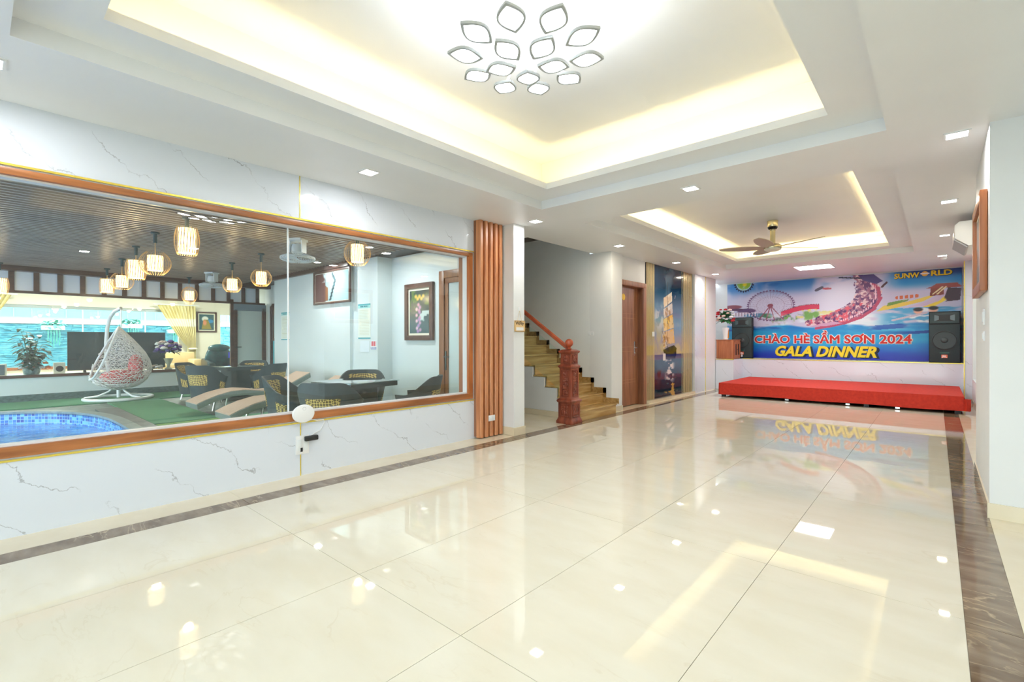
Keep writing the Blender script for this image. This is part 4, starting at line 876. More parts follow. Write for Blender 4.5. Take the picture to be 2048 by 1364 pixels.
tag(ob('coping_slab', B().box(-10.9, -7.2, 1.40, 1.70, -.019, .012), noisy('slab_dark', rgb(84, 100, 100), rgb(66, 80, 82), 10, .4, world=True)), 'dark grey stone slab along the end of the pool', 'slab')
turf_a = noisy('turf_light', rgb(128, 176, 96), rgb(100, 150, 84), 90, .9, bump=.6, world=True); turf_b = noisy('turf_dark', rgb(92, 156, 118), rgb(72, 134, 102), 90, .9, bump=.6, world=True)
tag(ob('turf_mat', B().box(-8.35, -4.9, 1.72, 2.78, -.018, -.004), turf_a), 'light green artificial turf mat beside the pool corner', 'turf mat', 'artificial turf mats')
tag(ob('turf_mat', B().box(-12.0, -8.40, 1.72, 2.55, -.018, 0), turf_b), 'dark green artificial turf mat in front of the swing chair', 'turf mat', 'artificial turf mats')
tag(ob('turf_mat', B().box(-13.4, -12.05, -3, 4.2, -.018, 0), turf_b), 'dark green artificial turf strip along the far low wall', 'turf mat', 'artificial turf mats')
tag(ob('turf_mat', B().box(-8.35, -4.9, 2.80, 4.6, -.018, -.004), turf_b), 'dark green artificial turf mat under the rattan armchairs', 'turf mat', 'artificial turf mats')
# slatted patio ceiling
pcl = struct('ceiling_patio', B().box(XF-.1, -4.4, -2.6, 5.6, PC+.02, PC+.12), P('ceiling_backing', rgb(36, 34, 34), .4))
slat_m = wood('ceiling_slat', rgb(176, 156, 142), rgb(146, 128, 116), 'y', 8, .3)
s0 = None; x = -4.48
board_m = wood('ceiling_board', rgb(42, 39, 39), rgb(32, 30, 30), 'y', 8, .35)
while x > XF+.25:
    if s0 is None:
        s0 = ob('slat', B().prism([(-.018, .024), (.018, .024), (.016, -.012), (-.016, -.012)], 'y', -2.6, 4.6), slat_m, pcl, loc=(x, 0, PC)); bd0 = ob('board', B().box(-.098, -.022, -2.6, 4.6, .006, .02), board_m, pcl, loc=(x, 0, PC))
    else: again(s0, pcl, (x, 0, PC)); again(bd0, pcl, (x, 0, PC))
    x -= .12
struct('trim_12', B().box(XF, XF+.22, -2.6, 5.4, PC-.10, PC+.02), wood_dark)
struct('trim_13', B().box(-11.4, -8.1, 4.58, 4.66, PC-.09, PC+.02).box(-11.5, -11.4, 4.58, 5.4, PC-.09, PC+.02), wood_dark)
# right-hand patio walls
struct('wall_patio_right', B().box(-11.45, -8.15, 4.65, 4.80, 0, PC), grey_paint)
struct('wall_patio_right_far', B().cells(-14.6, -11.45, 0, PC, [(-13.35, -12.98, 0, 2.12)], 5.3, 5.4).perm((0, 2, 1)), grey_paint)
struct('wall_patio_return', B().box(-11.5, -11.45, 4.65, 5.3, 0, PC), grey_paint)
struct('wall_patio_column', B().box(-8.15, -7.31, 4.70, 5.10, 0, PC), grey_paint)
struct('wall_patio_right_near', B().cells(-7.31, -4.4, 0, PC, [(-5.99, -5.0, 0, 2.30)], 5.0, 5.055).perm((0, 2, 1)), grey_paint)
# side door with glass on the patio wall
d2 = bpy.data.objects.new('door_2', None); COL.objects.link(d2); d2['kind'] = 'structure'; d2.location = (-5.99, 5.0, 0)
wood_door2 = wood('patio_door_wood', rgb(150, 96, 54), rgb(122, 74, 40), 'z', 8, .35)
for bx in ((0, .12, 0, 2.30), (.87, .99, 0, 2.30), (.12, .87, 2.18, 2.30), (.12, .87, 0, .12)): ob('frame', B().box(bx[0], bx[1], -.02, .05, bx[2], bx[3]), wood_door2, d2, bevel=.004)
lf = ob('leaf', B().cells(.12, .87, .12, 2.18, [(.20, .79, .22, 2.10)], .0, .04).perm((0, 2, 1)), wood_door2, d2)
ob('pane', B().box(.20, .79, .016, .024, .22, 2.10), P('door_pane', (.62, .72, .72), .12), lf)
hp = ob('handle_plate', B().box(.135, .165, -.012, 0, .72, 1.02), P('handle_dark', (.03, .07, .07), .35), lf, bevel=.003); ob('lever', B().tube([(.15, -.012, .93), (.15, -.05, .93), (.16, -.055, .93), (.28, -.055, .93)], .009, 8), MATS['handle_dark'], hp, smooth=True)
tag(ob('curtain_pole_panel', B().box(-5.62, -5.52, 5.062, 5.09, 0, 2.15), wood_dark), 'dark wooden post seen through the glass patio door', 'post')
# framed orchid picture, tall mirror-like picture, posters
def orchid(U, Z):
    n = vnoise(U, Z, 9, 60); img = np.zeros(U.shape+(3,))+np.array([.05, .24, .26]); img = over(img, smooth01(n, .5, .62)*(Z > .0), (.28, .44, .22)); img = over(img, smooth01(vnoise(U, Z, 9, 61), .55, .66)*(U > .02)*(Z < .02), (.72, .80, .80))
    for k in range(14):
        c = (-.02+.05*math.sin(k*2.2), .12-.035*k+.01*math.sin(k*5)); img = over(img, ell(U, Z, c, .034, .03), [(.76, .52, .66), (.66, .46, .70), (.86, .66, .74)][k % 3])
    for k in range(5): img = over(img, ell(U, Z, (-.09+.05*k, .26-.04*(k % 2)), .035, .03), (.92, .74, .36))
    return img
framed('framed_picture', 'orchid picture in a carved brown frame on the patio wall', 'picture', (-6.50, 5.0, 1.67), -math.pi/2, .76, .96, orchid, wood_dark, .085, .035, .05)
def reflected_shapes(U, Z):
    n = vnoise(U, Z, 4, 64); img = np.zeros(U.shape+(3,))+np.array([.62, .74, .76]); img = over(img, (U < -.25), (.40, .26, .24)); img = over(img, polym(U, Z, [(-.1, .35), (.1, .12), (-.1, -.26), (-.02, -.26), (.18, .12), (-.02, .35)]), (.22, .30, .32)); img = over(img, polym(U, Z, [(-.25, -.26), (-.25, .05), (-.12, -.02), (-.12, -.26)]), (.55, .36, .20)); img = over(img, smooth01(n, .55, .66)*(Z > .1), (.80, .88, .90)); return img  # print has reflections painted in, such as the dark curved shape
framed('framed_picture', 'large dark-framed picture high on the patio wall beside the column', 'picture', (-8.80, 4.65, 2.235), -math.pi/2, 1.42, .66, reflected_shapes, wood_dark, .04, .01, .04)
def panel_art(U, Z):
    img = np.zeros(U.shape+(3,))+np.array([.25, .66, .72]); img = over(img, (Z > .2), (.62, .50, .28)); return over(img, np.abs(U) < .05, (.85, .92, .92))
framed('framed_picture', 'narrow dark-framed picture beside the far patio doorway', 'picture', (-12.85, 5.3, 1.67), -math.pi/2, .62, .98, panel_art, wood_dark, .07, .02, .05)
def poster_art(U, Z):
    img = np.zeros(U.shape+(3,))+np.array([.90, .93, .90]); z = Z
    img = over(img, (z > .24), (.62, .86, .86)); img = over(img, (np.abs(z-.27) < .012)*(np.abs(U) < .14)*((U*40 % 1) < .7), (.10, .42, .50)); img = over(img, ((z*36 % 1) < .35)*(z < .22)*(z > -.26)*(np.abs(U) < .16)*.35, (.70, .66, .46)); img = over(img, smooth01(vnoise(U, z, 8, 70), .5, .7)*(z < .2)*.5, (.98, .97, .90)); return over(img, (np.abs(z) > .29)*1.0, (.10, .62, .68))
def sheet(name, label, x, y, z, w, h, fn, group=None):
    t = thing(name, label, 'poster', (x, y, z), -math.pi/2, group); ob('board', B().box(0, .006, -w/2, w/2, -h/2, h/2), white_pl, t); picture_sheet('print', -w/2, w/2, -h/2, h/2, .007, 'x', fn, 40, 70, printed('sheet_'+str(len(bpy.data.materials)), .5), t)
sheet('poster', 'turquoise-edged notice poster on the patio column', -7.73, 4.70, 1.535, .41, .63, poster_art)
sheet('poster', 'faint turquoise notice poster on the patio wall left of the column', -10.90, 4.65, 1.51, .43, .62, poster_art)
def red_art(U, Z): img = np.zeros(U.shape+(3,))+np.array([.92, .93, .95]); img = over(img, (Z > -.01)*(np.abs(U) < .08)*(np.abs(((U*16) % 1)-.5) < .4), (.86, .34, .40)); return over(img, (np.abs(Z+.04) < .012)*((U*30 % 1) < .6)+(np.abs(Z+.062) < .006), (.30, .45, .70))
sheet('notice_card', 'small red and blue notice card on the edge of the patio column', -7.43, 4.70, 1.10, .18, .15, red_art)
sheet('notice_card', 'plain white paper under the poster on the patio column', -7.72, 4.70, 1.08, .30, .20, lambda U, Z: np.zeros(U.shape+(3,))+np.array([.88, .92, .95]))

# far wall of the patio: plinth, low wall, opening, clerestory, door
struct('wall_far', B().box(XF-.12, XF, -9, 4.40, 0, .47).box(XF-.12, XF, -9, 5.4, 2.60, PC+.02), grey_paint)
pl = struct('baseboard_far', B().box(XF, XF+.02, -9, 4.40, -.02, .12), noisy('ledge_stone_dark', rgb(96, 124, 124), rgb(64, 92, 94), 18, .6, (1, 1, 3), world=True))
rnd = random.Random(3); lsb = B()
for r_ in range(4):
    y = -6.0
    while y < 4.35:
        l = rnd.uniform(.12, .35); lsb.box(XF+.02, XF+.03+rnd.uniform(0, .02), y, min(y+l-.006, 4.38), -.015+.033*r_, .015+.033*r_); y += l
ls = ob('stone_strips', lsb, MATS['ledge_stone_dark'], pl); ls['kind'] = 'stuff'
struct('trim_14', B().box(XF-.16, XF+.03, -9, 4.40, .455, .51), wood_dark)
w4 = bpy.data.objects.new('window_4', None); COL.objects.link(w4); w4['kind'] = 'structure'
ob('frame', B().box(XF-.09, XF-.02, -6, 5.25, 2.14, 2.19), wood_dark, w4); ob('frame', B().box(XF-.09, XF-.02, -6, 5.25, 2.57, 2.62), wood_dark, w4)
ob('frame', B().box(XF-.09, XF-.02, 4.40, 4.47, 0, 2.25), wood_dark, w4)
refl_band_m = P('reflected_band', (.72, .80, .90), .35)  # white panels paint in the bright band reflected by the near glass
y = .155-.35*9; k = 0; mb = B().box(XF-.085, XF-.015, -.042, .042, 2.17, 2.60); pb = B().box(XF-.06, XF-.045, .042, .308, 2.19, 2.57); m0 = None
while y < 5.2:
    if m0 is None: m0 = ob('mullion', mb, wood_dark, w4, loc=(0, y, 0)); p0 = ob('panel', pb, refl_band_m, w4, loc=(0, y, 0))
    else:
        again(m0, w4, (0, y, 0))
        if y+.31 < 5.3: again(p0, w4, (0, y, 0))
    y += .35
ob('pane', B().box(XF-.055, XF-.047, -6, 4.40, .51, 2.14), pane_clear, w4)
d3 = bpy.data.objects.new('door_3', None); COL.objects.link(d3); d3['kind'] = 'structure'; d3.location = (XF, 4.47, 0)
for bx in ((-.16, -.05, 0, 2.0), (.70, .80, 0, 2.05)): ob('stile', B().box(-.09, -.01, bx[0]+.16 if bx[0] < 0 else bx[0], bx[1]+.14 if bx[0] < 0 else bx[1], bx[2], bx[3]), wood_dark, d3, bevel=.004)
ob('rail', B().box(-.09, -.01, .0, .80, 1.97, 2.14), P('door_header', rgb(120, 136, 150), .4), d3); ob('pane', B().box(-.06, -.05, .08, .72, .02, 1.98), P('frosted_door', (.58, .66, .64), .3), d3)
ob('lever', B().tube([(.0, .04, 1.02), (.05, .04, 1.02), (.055, .06, 1.02), (.055, .16, 1.02)], .011, 8), black, d3, smooth=True)
d4 = bpy.data.objects.new('door_4', None); COL.objects.link(d4); d4['kind'] = 'structure'; d4.location = (-13.35, 5.3, 0)
for bx in ((0, .07, 0, 2.10), (.07, .37, 2.03, 2.12)): ob('frame', B().box(bx[0], bx[1], -.02, .08, bx[2], bx[3]), wood_dark, d4)
ob('pane', B().box(.07, .37, .03, .04, 0, 1.80), P('teal_glass', rgb(110, 210, 225), .25), d4); ob('transom', B().box(.07, .37, .02, .06, 1.80, 1.88), wood_dark, d4)
struct('wall_behind_door', B().box(-14.7, -12.8, 5.6, 5.7, 0, PC), white_paint)

# ------------------------------------------------------------------ living room and yard beyond
XW = -17.0
struct('floor_living', B().box(XW-.1, XF-.12, -9, 6.2, -.12, 0), border_m)
struct('ceiling_living', B().box(XW-.1, XF-.10, -9, 6.2, PC+.02, PC+.12), cream_paint)
struct('wall_living_right', B().box(XW, XF-.12, 6.1, 6.2, 0, PC+.02), cream_paint)
struct('wall_living_far', B().cells(-9, 6.2, 0, PC+.02, [(-5.5, 4.10, .46, 2.10), (5.22, 5.75, .2, 2.0)], XW-.12, XW).perm((2, 0, 1)), cream_paint)
w5 = bpy.data.objects.new('window_5', None); COL.objects.link(w5); w5['kind'] = 'structure'
ob('sill', B().box(XW-.12, XW+.05, -5.5, 4.10, .46, .53), wood_pic, w5); ob('frame', B().box(XW-.09, XW-.03, -5.5, 4.10, 2.02, 2.10), P('alu_grey', (.35, .40, .42), .4), w5)
ob('pane', B().box(XW-.065, XW-.057, -5.5, 4.10, .53, 2.02), pane_clear, w5)
for y in (-2.2, .2, 1.95, 3.3): ob('mullion', B().box(XW-.08, XW-.045, y-.012, y+.012, .53, 2.02), white_pl, w5)
# yard wall of teal ledge stone, white coping, railing of posts and panels
teal = noisy('teal_stone', rgb(48, 140, 164), rgb(116, 190, 206), 9, .6, (1, .6, 2.4), world=True, bump=.4)
YW = -19.2
yw = thing('garden_wall', 'teal ledge-stone garden wall with white coping outside the far window', 'wall', (YW, 0, -.3))
ob('core', B().box(-.25, 0, -9, 8, 0, 1.98), teal, yw)
lsb = B(); r_ = 0; z = 0.02
while z < 1.94:
    y = -3.0-rnd.uniform(0, .3); h = rnd.uniform(.045, .075)
    while y < 7:
        l = rnd.uniform(.15, .5); lsb.box(0, rnd.uniform(.008, .05), y, y+l-.008, z, z+h-.006); y += l
    z += h
ls = ob('stone_strips', lsb, teal, yw); ls['kind'] = 'stuff'
ob('coping', B().box(-.3, .06, -9, 8, 1.98, 2.12), white_pl, yw)
rg = thing('garden_fence', 'grey post fence with pale teal panels on top of the garden wall', 'fence', (YW-.12, 0, 1.82))
ob('bottom_rail', B().box(-.02, .02, -9, 8, 0, .05), MATS['alu_grey'], rg); ob('top_rail', B().box(-.02, .02, -9, 8, .64, .69), MATS['alu_grey'], rg)
pst = None
for k in range(31):
    y = -3.2+.36*k
    if pst is None: pst = ob('post', B().box(-.02, .02, -.014, .014, .05, .64), MATS['alu_grey'], rg, loc=(0, y, 0)); pnl = ob('panel', B().box(-.006, .006, .014, .346, .05, .36), P('fence_panel', rgb(140, 206, 216), .4), rg, loc=(0, y, 0))
    else: again(pst, rg, (0, y, 0)); again(pnl, rg, (0, y, 0))
struct('ground_yard', B().box(-40, XW-.12, -20, 20, -.4, -.3).box(-40, 10, 14, 40, -.4, -.3), MATS['yard'])
# curtains with ties
cur_m = noisy('curtain_cloth', rgb(232, 222, 170), rgb(214, 200, 140), 14, .8, (1, 1, .2)); cur_band = P('curtain_band', rgb(240, 238, 220), .8)
def curtain(label, yc, sgn, w, zt, zb, x):
    t = thing('curtain', label, 'curtain', (x, yc, 0), 0, 'tied curtains at the far living-room window')
    ztie = zb+(zt-zb)*.42
    def prof(z):
        if z > ztie: k = ((z-ztie)/(zt-ztie)); return .16+.84*k**.8
        k = (ztie-z)/(ztie-zb); return .16+.42*k**.7
    def mk(z0, z1, nz, nm, m_, off=0):
        def fn(u, v):
            z = z0+(z1-z0)*v; ww = w*prof(z); yy = sgn*(w*.5)-sgn*ww*u
            return ((.045*math.sin(u*2*math.pi*11)*min(1, .5+prof(z))+off, yy, z), (1, 0, 0))
        ob(nm, B().shell(fn, 120, nz, .006), m_, t, smooth=True)
    za = zt-.30*(zt-ztie); zc = zt-.48*(zt-ztie)
    mk(zb, zc, 14, 'drape', cur_m); mk(zc, za, 4, 'band', cur_band); mk(za, zt, 5, 'drape', cur_m)
    ob('tie', B().tube([(.06*math.sin(a), sgn*(w*.5)-sgn*w*.08+w*.10*math.cos(a), ztie) for a in [2*math.pi*i/16 for i in range(16)]], .03, 6, True), cur_band, t, smooth=True)
    ob('rod', B().tube([(0, -w*.6, zt+.02), (0, w*.6, zt+.02)], .018, 8), white_pl, t)
curtain('cream striped curtain tied back at the left of the far window', .15, -1, .95, 2.30, .02, XW+.35)
curtain('cream striped curtain tied back at the right of the far window', 4.00, 1, .95, 2.22, .02, XW+.25)
# television on its low unit and small things along the sill
tu = thing('tv_unit', 'long low cream unit behind the patio wall carrying the television', 'tv unit', (-14.05, 2.0, 0))
cream_lac = P('cream_lacquer', rgb(236, 230, 214), .3)
ob('carcass', B().box(-.28, .28, -2.6, 2.35, .06, .49), cream_lac, tu, bevel=.006); ob('plinth', B().box(-.25, .25, -2.55, 2.3, 0, .06), wood_dark, tu)
for k in range(4): ob('drawer', B().box(.28, .295, -2.55+1.22*k, -1.38+1.22*k, .10, .45), cream_lac, tu, bevel=.003)
tv = thing('television', 'large black flat television behind the swing chair', 'television', (-14.10, 2.24, .49))
ob('bezel', B().cells(-.88, .88, .05, .90, [(-.865, .865, .068, .885)], -.03, .012).perm((2, 0, 1)), black, tv); ob('screen', B().box(-.025, .006, -.865, .865, .068, .885), P('tv_screen', (.006, .03, .045), .06), tv)
for y in (-.6, .6): ob('foot', B().prism([(-.12, 0), (.12, 0), (.02, .06), (-.02, .06)], 'y', y-.02, y+.02), black, tv)
def smallspk(label, y, dark):
    t = thing('small_speaker', label, 'speaker', (-13.98, y, .49)); ob('body', B().box(-.09, .08, -.09, .09, 0, .24), cream_lac, t, bevel=.008)
    if dark: ob('grille', B().box(.08, .088, -.06, .06, .02, .22), P('grille_grey', (.10, .13, .16), .5), t)
    else: ob('cone', B().lathe([(.06, .08), (.062, .086), (.05, .088), (.02, .082)], 20, (0, 0, .11), ax='x'), black, t, smooth=True)
smallspk('small cream speaker with grey grille left of the potted plant', .36, True); smallspk('small cream speaker with round black cone beside the television', 1.22, False)
# plant with orange flowers beside the television
pt = thing('potted_plant', 'tall green leafy plant with orange blooms beside the television', 'plant', (-13.90, .80, .49))
ob('pot', B().lathe([(.09, 0), (.12, .02), (.14, .14), (.15, .16), (.13, .16), (.1, .13)], 20), noisy('pot_glaze', rgb(150, 176, 178), rgb(60, 96, 100), 14, .3), pt, smooth=True)
for q in range(14):
    a = 2.4*q; r0 = .05+.05*(q % 3); tip = Vector((math.cos(a)*(.12+.012*q), math.sin(a)*(.10+.010*q), .42+.065*((q*5) % 9)))
    sb = B().tube([(math.cos(a)*.03, math.sin(a)*.03, .14), tuple(tip*.55+Vector((0, 0, .08))), tuple(tip)], [.008, .006, .003], 6); ob('stem', sb, green1, pt)
    lb = B()
    for k in range(12):
        t_ = .22+.78*k/11; p = tip*t_+Vector((0, 0, .06*(1-t_))); th = a+k*2.2; leafblade(lb, p, (math.cos(th), math.sin(th), .35), .18+.09*rnd.random(), .075, .6)
    ob('leaf_cluster', lb, green2, pt, smooth=True)
for k in range(9): blossom(pt, (.10*math.cos(k*1.9)+.06, -.16+.05*k, .16+.03*((k*3) % 6)), .05, petal_o if k % 3 else petal_w, 'flower', 7, k)
# violet and white flowers in a fluted vase
fv = thing('flower_vase', 'fluted vase of violet and white flowers right of the television', 'vase', (-13.72, 3.10, .51))
ob('vase', B().lathe([(.075, 0), (.08, .015), (.03, .05), (.035, .10), (.085, .22), (.10, .26), (.09, .26), (.05, .15)], 20), P('vase_glaze', rgb(206, 206, 190), .25), fv, smooth=True)
bouquet(fv, (0, 0, .46), .26, [petal_v, petal_w, petal_p, petal_v, petal_w], 34, 8, green2, .065, .9, 50)
fb = thing('flower_arrangement', 'low white flowers lying at the foot of the fluted vase', 'flowers', (-13.70, 2.86, .51)); bouquet(fb, (0, 0, .05), .13, [petal_w, petal_p], 9, 3, green2, .05, .5, 30)
# trailing plants on the far sill
for lab, y, z in (('pale trailing plant hanging by the far window, left of the swing chair', 1.45, 1.62), ('teal trailing plant on the garden wall behind the swing chair', 3.05, 1.70), ('pale trailing plant hanging near the right curtain', 4.1, 1.55)):
    hp_ = thing('trailing_plant', lab, 'plant', (-18.9, y*1.12-.1, z)); lb = B()
    for k in range(70):
        a = rnd.uniform(0, 6.28); leafblade(lb, (rnd.uniform(-.12, .12), rnd.uniform(-.2, .2), rnd.uniform(-.1, .18)), (math.cos(a), math.sin(a), rnd.uniform(-.4, .6)), .16, .07, .5)
    ob('foliage', lb, noisy('trail_'+str(len(bpy.data.materials)), rgb(110, 200, 170), rgb(60, 160, 150), 12, .5), hp_, smooth=True)
    vb = B()
    for k in range(5):
        yy = -.12+.06*k; vb.tube([(.1, yy, 0), (.16, yy+.01, -.25), (.16, yy, -.5-.06*(k % 3))], .012, 5)
    ob('vine', vb, MATS['trail_'+str(len(bpy.data.materials)-1)] if 'trail_'+str(len(bpy.data.materials)-1) in MATS else green1, hp_)
    ob('planter', B().box(-.16, .16, -.24, .24, -.12, .0), white_pl, hp_, bevel=.01)
# living-room picture, sofa, massage chair
def bird_art(U, Z):
    img = np.zeros(U.shape+(3,))+np.array([.04, .30, .34]); img = over(img, ell(U, Z, (-.04, .10), .09, .08), (.86, .86, .84)); img = over(img, ell(U, Z, (.10, .03), .09, .06), (.10, .52, .74)); img = over(img, polym(U, Z, [(-.14, -.22), (-.08, .08), (.04, .08), (.14, -.22)]), (.56, .50, .16)); return over(img, ell(U, Z, (-.05, -.02), .05, .08), (.84, .52, .36))
framed('framed_picture', 'framed bird painting on the cream wall right of the curtain', 'picture', (XW, 4.83, 1.76), 0, .56, .64, bird_art, wood_dark, .05, .03, .03)
sf = thing('sofa', 'pale tan sofa corner below the right curtain', 'sofa', (-16.2, 3.75, 0)); sofa_m = P('sofa_fabric', rgb(216, 190, 140), .8)
ob('base', B().box(-.4, .4, -.5, .6, .08, .42), sofa_m, sf, bevel=.03); ob('backrest', B().box(-.4, -.18, -.5, .6, .42, .85), sofa_m, sf, bevel=.05); ob('armrest', B().box(-.4, .4, .42, .62, .42, .66), sofa_m, sf, bevel=.05); ob('cushion', B().box(-.15, .38, -.48, .40, .42, .54), sofa_m, sf, bevel=.04)
for x in (-.33, .33):
    for y in (-.43, .53): ob('foot', B().box(x-.03, x+.03, y-.03, y+.03, 0, .08), wood_dark, sf)
teal_le = noisy('teal_leather', rgb(30, 84, 90), rgb(18, 56, 64), 8, .25); teal_dk = P('teal_dark', rgb(10, 40, 48), .25)
mc = thing('massage_chair', 'dark teal glossy massage chair in the living room', 'massage chair', (-14.98, 4.60, 0))
ob('backrest', B().grid(lambda u, v: (-.25+.12*math.cos(math.pi*(v-.5))+.10*math.cos(2*math.pi*u), .36*math.sin(2*math.pi*u)*(math.sin(math.pi*min(.97, .2+.75*v)))**.5, .35+.70*v), 24, 10, True).add([(-.2, 0, 1.08)], []), teal_le, mc, smooth=True)
ob('headrest', B().ball((-.12, 0, .98), .2, 16, 10, (.55, 1.4, .55)), teal_le, mc, smooth=True)
ob('seat', B().box(-.28, .40, -.22, .22, .22, .45), teal_le, mc, bevel=.06)
for s_ in (-1, 1): ob('armrest', B().prism([(-.3, .08), (.42, .08), (.46, .35), (.40, .58), (.1, .66), (-.3, .70)], 'y', s_*.24, s_*.40), teal_dk, mc, bevel=.04)
ob('control_screen', B().box(.10, .13, .16, .30, .70, .86), P('screen_blue', rgb(40, 50, 160), .2, emit=.6), mc, bevel=.006); ob('footrest', B().box(.40, .66, -.22, .22, .06, .34), teal_dk, mc, bevel=.06)
ob('base', B().box(-.32, .42, -.30, .30, 0, .10), black, mc, bevel=.02); ob('label_card', B().box(.465, .47, .10, .22, .44, .58), white_pl, mc)
# ------------------------------------------------------------------ swing chair
eg = thing('swing_chair', 'white woven egg-shaped hanging swing chair with red cushion by the pool', 'swing chair', (-12.50, 1.98, 0))
ob('base_ring', B().tube([(.55*math.cos(a), .55*math.sin(a), .03) for a in [2*math.pi*i/48 for i in range(48)]], .030, 8, True), white_metal, eg, smooth=True)
for a in (.5, 2.4, 4.4): ob('base_arm', B().tube([(.54*math.cos(a), .54*math.sin(a), .05), (.34*math.cos(a), .34*math.sin(a), .07), (.16*math.cos(a)-.02, .16*math.sin(a), .16), (.03*math.cos(a)-.04, .03*math.sin(a), .30)], .018, 8), white_metal, eg, smooth=True)
ob('pole', B().tube([(-.04, 0, .03), (-.04, 0, .30), (-.14, -.04, .34), (-.42, -.10, .50), (-.56, -.12, .8), (-.55, -.12, 1.15), (-.50, -.11, 1.45), (-.38, -.08, 1.68), (-.20, -.03, 1.80), (-.02, .04, 1.86)], .034, 10), white_metal, eg, smooth=True)
ob('hanger', B().tube([(-.02, .04, 1.86), (-.01, .04, 1.62), (0, .04, 1.47)], .008, 6), steel, eg)
prof = [(.0, .10), (.05, .30), (.12, .42), (.22, .50), (.34, .53), (.46, .50), (.58, .43), (.70, .33), (.82, .215), (.92, .105), (1.0, .02)]
def rad(t):
    for (a, ra), (b_, rb_) in zip(prof, prof[1:]):
        if a <= t <= b_: k = (t-a)/(b_-a); return ra+(rb_-ra)*k
    return .02
bm = bmesh.new(); NU, NV = 40, 30; rr_ = random.Random(11); V = {}
for j in range(NV+1):
    for i in range(NU):
        t_ = min(1, max(0, (j+(rr_.uniform(-.3, .3) if 0 < j < NV else 0))/NV)); a = 2*math.pi*(i+rr_.uniform(-.32, .32)+.5*(j % 2))/NU; r = rad(t_); x, y_ = r*math.cos(a)*.92, r*math.sin(a)
        V[i, j] = bm.verts.new((x, y_+.02*(1-t_), .20+1.27*t_))
def cut(v): t_ = min(1, (v.co.z-.20)/1.27); return v.co.y < -.53*(1-t_)**.95 and t_ > .10
for j in range(NV):
    for i in range(NU):
        q = [V[i, j], V[(i+1) % NU, j], V[(i+1) % NU, j+1], V[i, j+1]]
        if sum(cut(v) for v in q) >= 3: continue
        if rr_.random() < .5: tri = [(0, 1, 2), (0, 2, 3)]
        else: tri = [(0, 1, 3), (1, 2, 3)]
        for a in tri: bm.faces.new([q[k] for k in a])
bmesh.ops.delete(bm, geom=[v for v in bm.verts if not v.link_faces], context='VERTS')
bmesh.ops.recalc_face_normals(bm, faces=bm.faces)
me = bpy.data.meshes.new('woven_basket'); bm.to_mesh(me); bm.free(); me.materials.append(P('white_rattan', (.80, .80, .78), .6))
bk = bpy.data.objects.new('woven_basket', me); COL.objects.link(bk); bk.parent = eg
wm = bk.modifiers.new('strands', 'WIREFRAME'); wm.thickness = .016; wm.use_even_offset = False
rimp = []
for k in range(31):
    t_ = 1-.97*k/30; y_ = -.53*(1-t_)**.95; r_ = rad(t_); q = r_*r_-(y_-.02*(1-t_))**2
    if q < 0 and k > 3: break
    rimp.append((.92*math.sqrt(max(0, q)), y_, .20+1.27*t_))
rimp.append((0, rimp[-1][1]-.02, rimp[-1][2]-.03))
ob('basket_rim', B().tube(rimp+[(-p[0], p[1], p[2]) for p in rimp[-2:0:-1]], .020, 7, True), white_metal, eg, smooth=True)
ob('cushion', B().ball((0, .05, .45), .36, 20, 12, (.95, 1.0, .42)).ball((0, .27, .66), .26, 16, 10, (1.1, .45, .95)), noisy('red_cushion', rgb(214, 70, 74), rgb(188, 52, 60), 12, .8), eg, smooth=True)

# ------------------------------------------------------------------ sun loungers
lounge_m = noisy('lounger_rattan', rgb(120, 134, 130), rgb(98, 114, 112), 60, .6, (1, 8, 1)); lounge_top = noisy('lounger_weave', rgb(206, 186, 168), rgb(168, 140, 118), 120, .6, (2, 1, 1), detail=1)
def lounger():
    t = thing('sun_lounger', '', 'sun lounger', (0, 0, 0), 0, 'woven sun loungers on the patio')
    pr = [(0, .20), (.12, .255), (.3, .32), (.5, .365), (.7, .37), (.9, .345), (1.08, .315), (1.22, .32), (1.4, .40), (1.6, .50), (1.8, .60)]
    top = [(y, z) for y, z in pr]; n = len(top)
    ob('frame', B().prism(top+[(y+.01, z-.085) for y, z in reversed(top)], 'x', -.31, .31), lounge_m, t, smooth=True, bevel=.012)
    ob('woven_top', B().prism([(y, z+.008) for y, z in top]+[(y, z-.004) for y, z in reversed(top)], 'x', -.285, .285), lounge_top, t)
    for x in (-.25, .25):
        for y, z in ((.42, .27), (1.30, .27)): ob('leg', B().tube([(x, y+.02, z), (x*1.05, y-.03, 0)], .018, 8), steel, t, smooth=True)
    return t
l0 = lounger(); l0.location = (-8.88, 2.30, 0); l0['label'] = 'curved woven sun lounger farther from the window, next to the far armchairs'
l1 = dup(l0, (-7.28, 2.25, 0), 0, 'curved woven sun lounger nearer the window, beside the light turf')

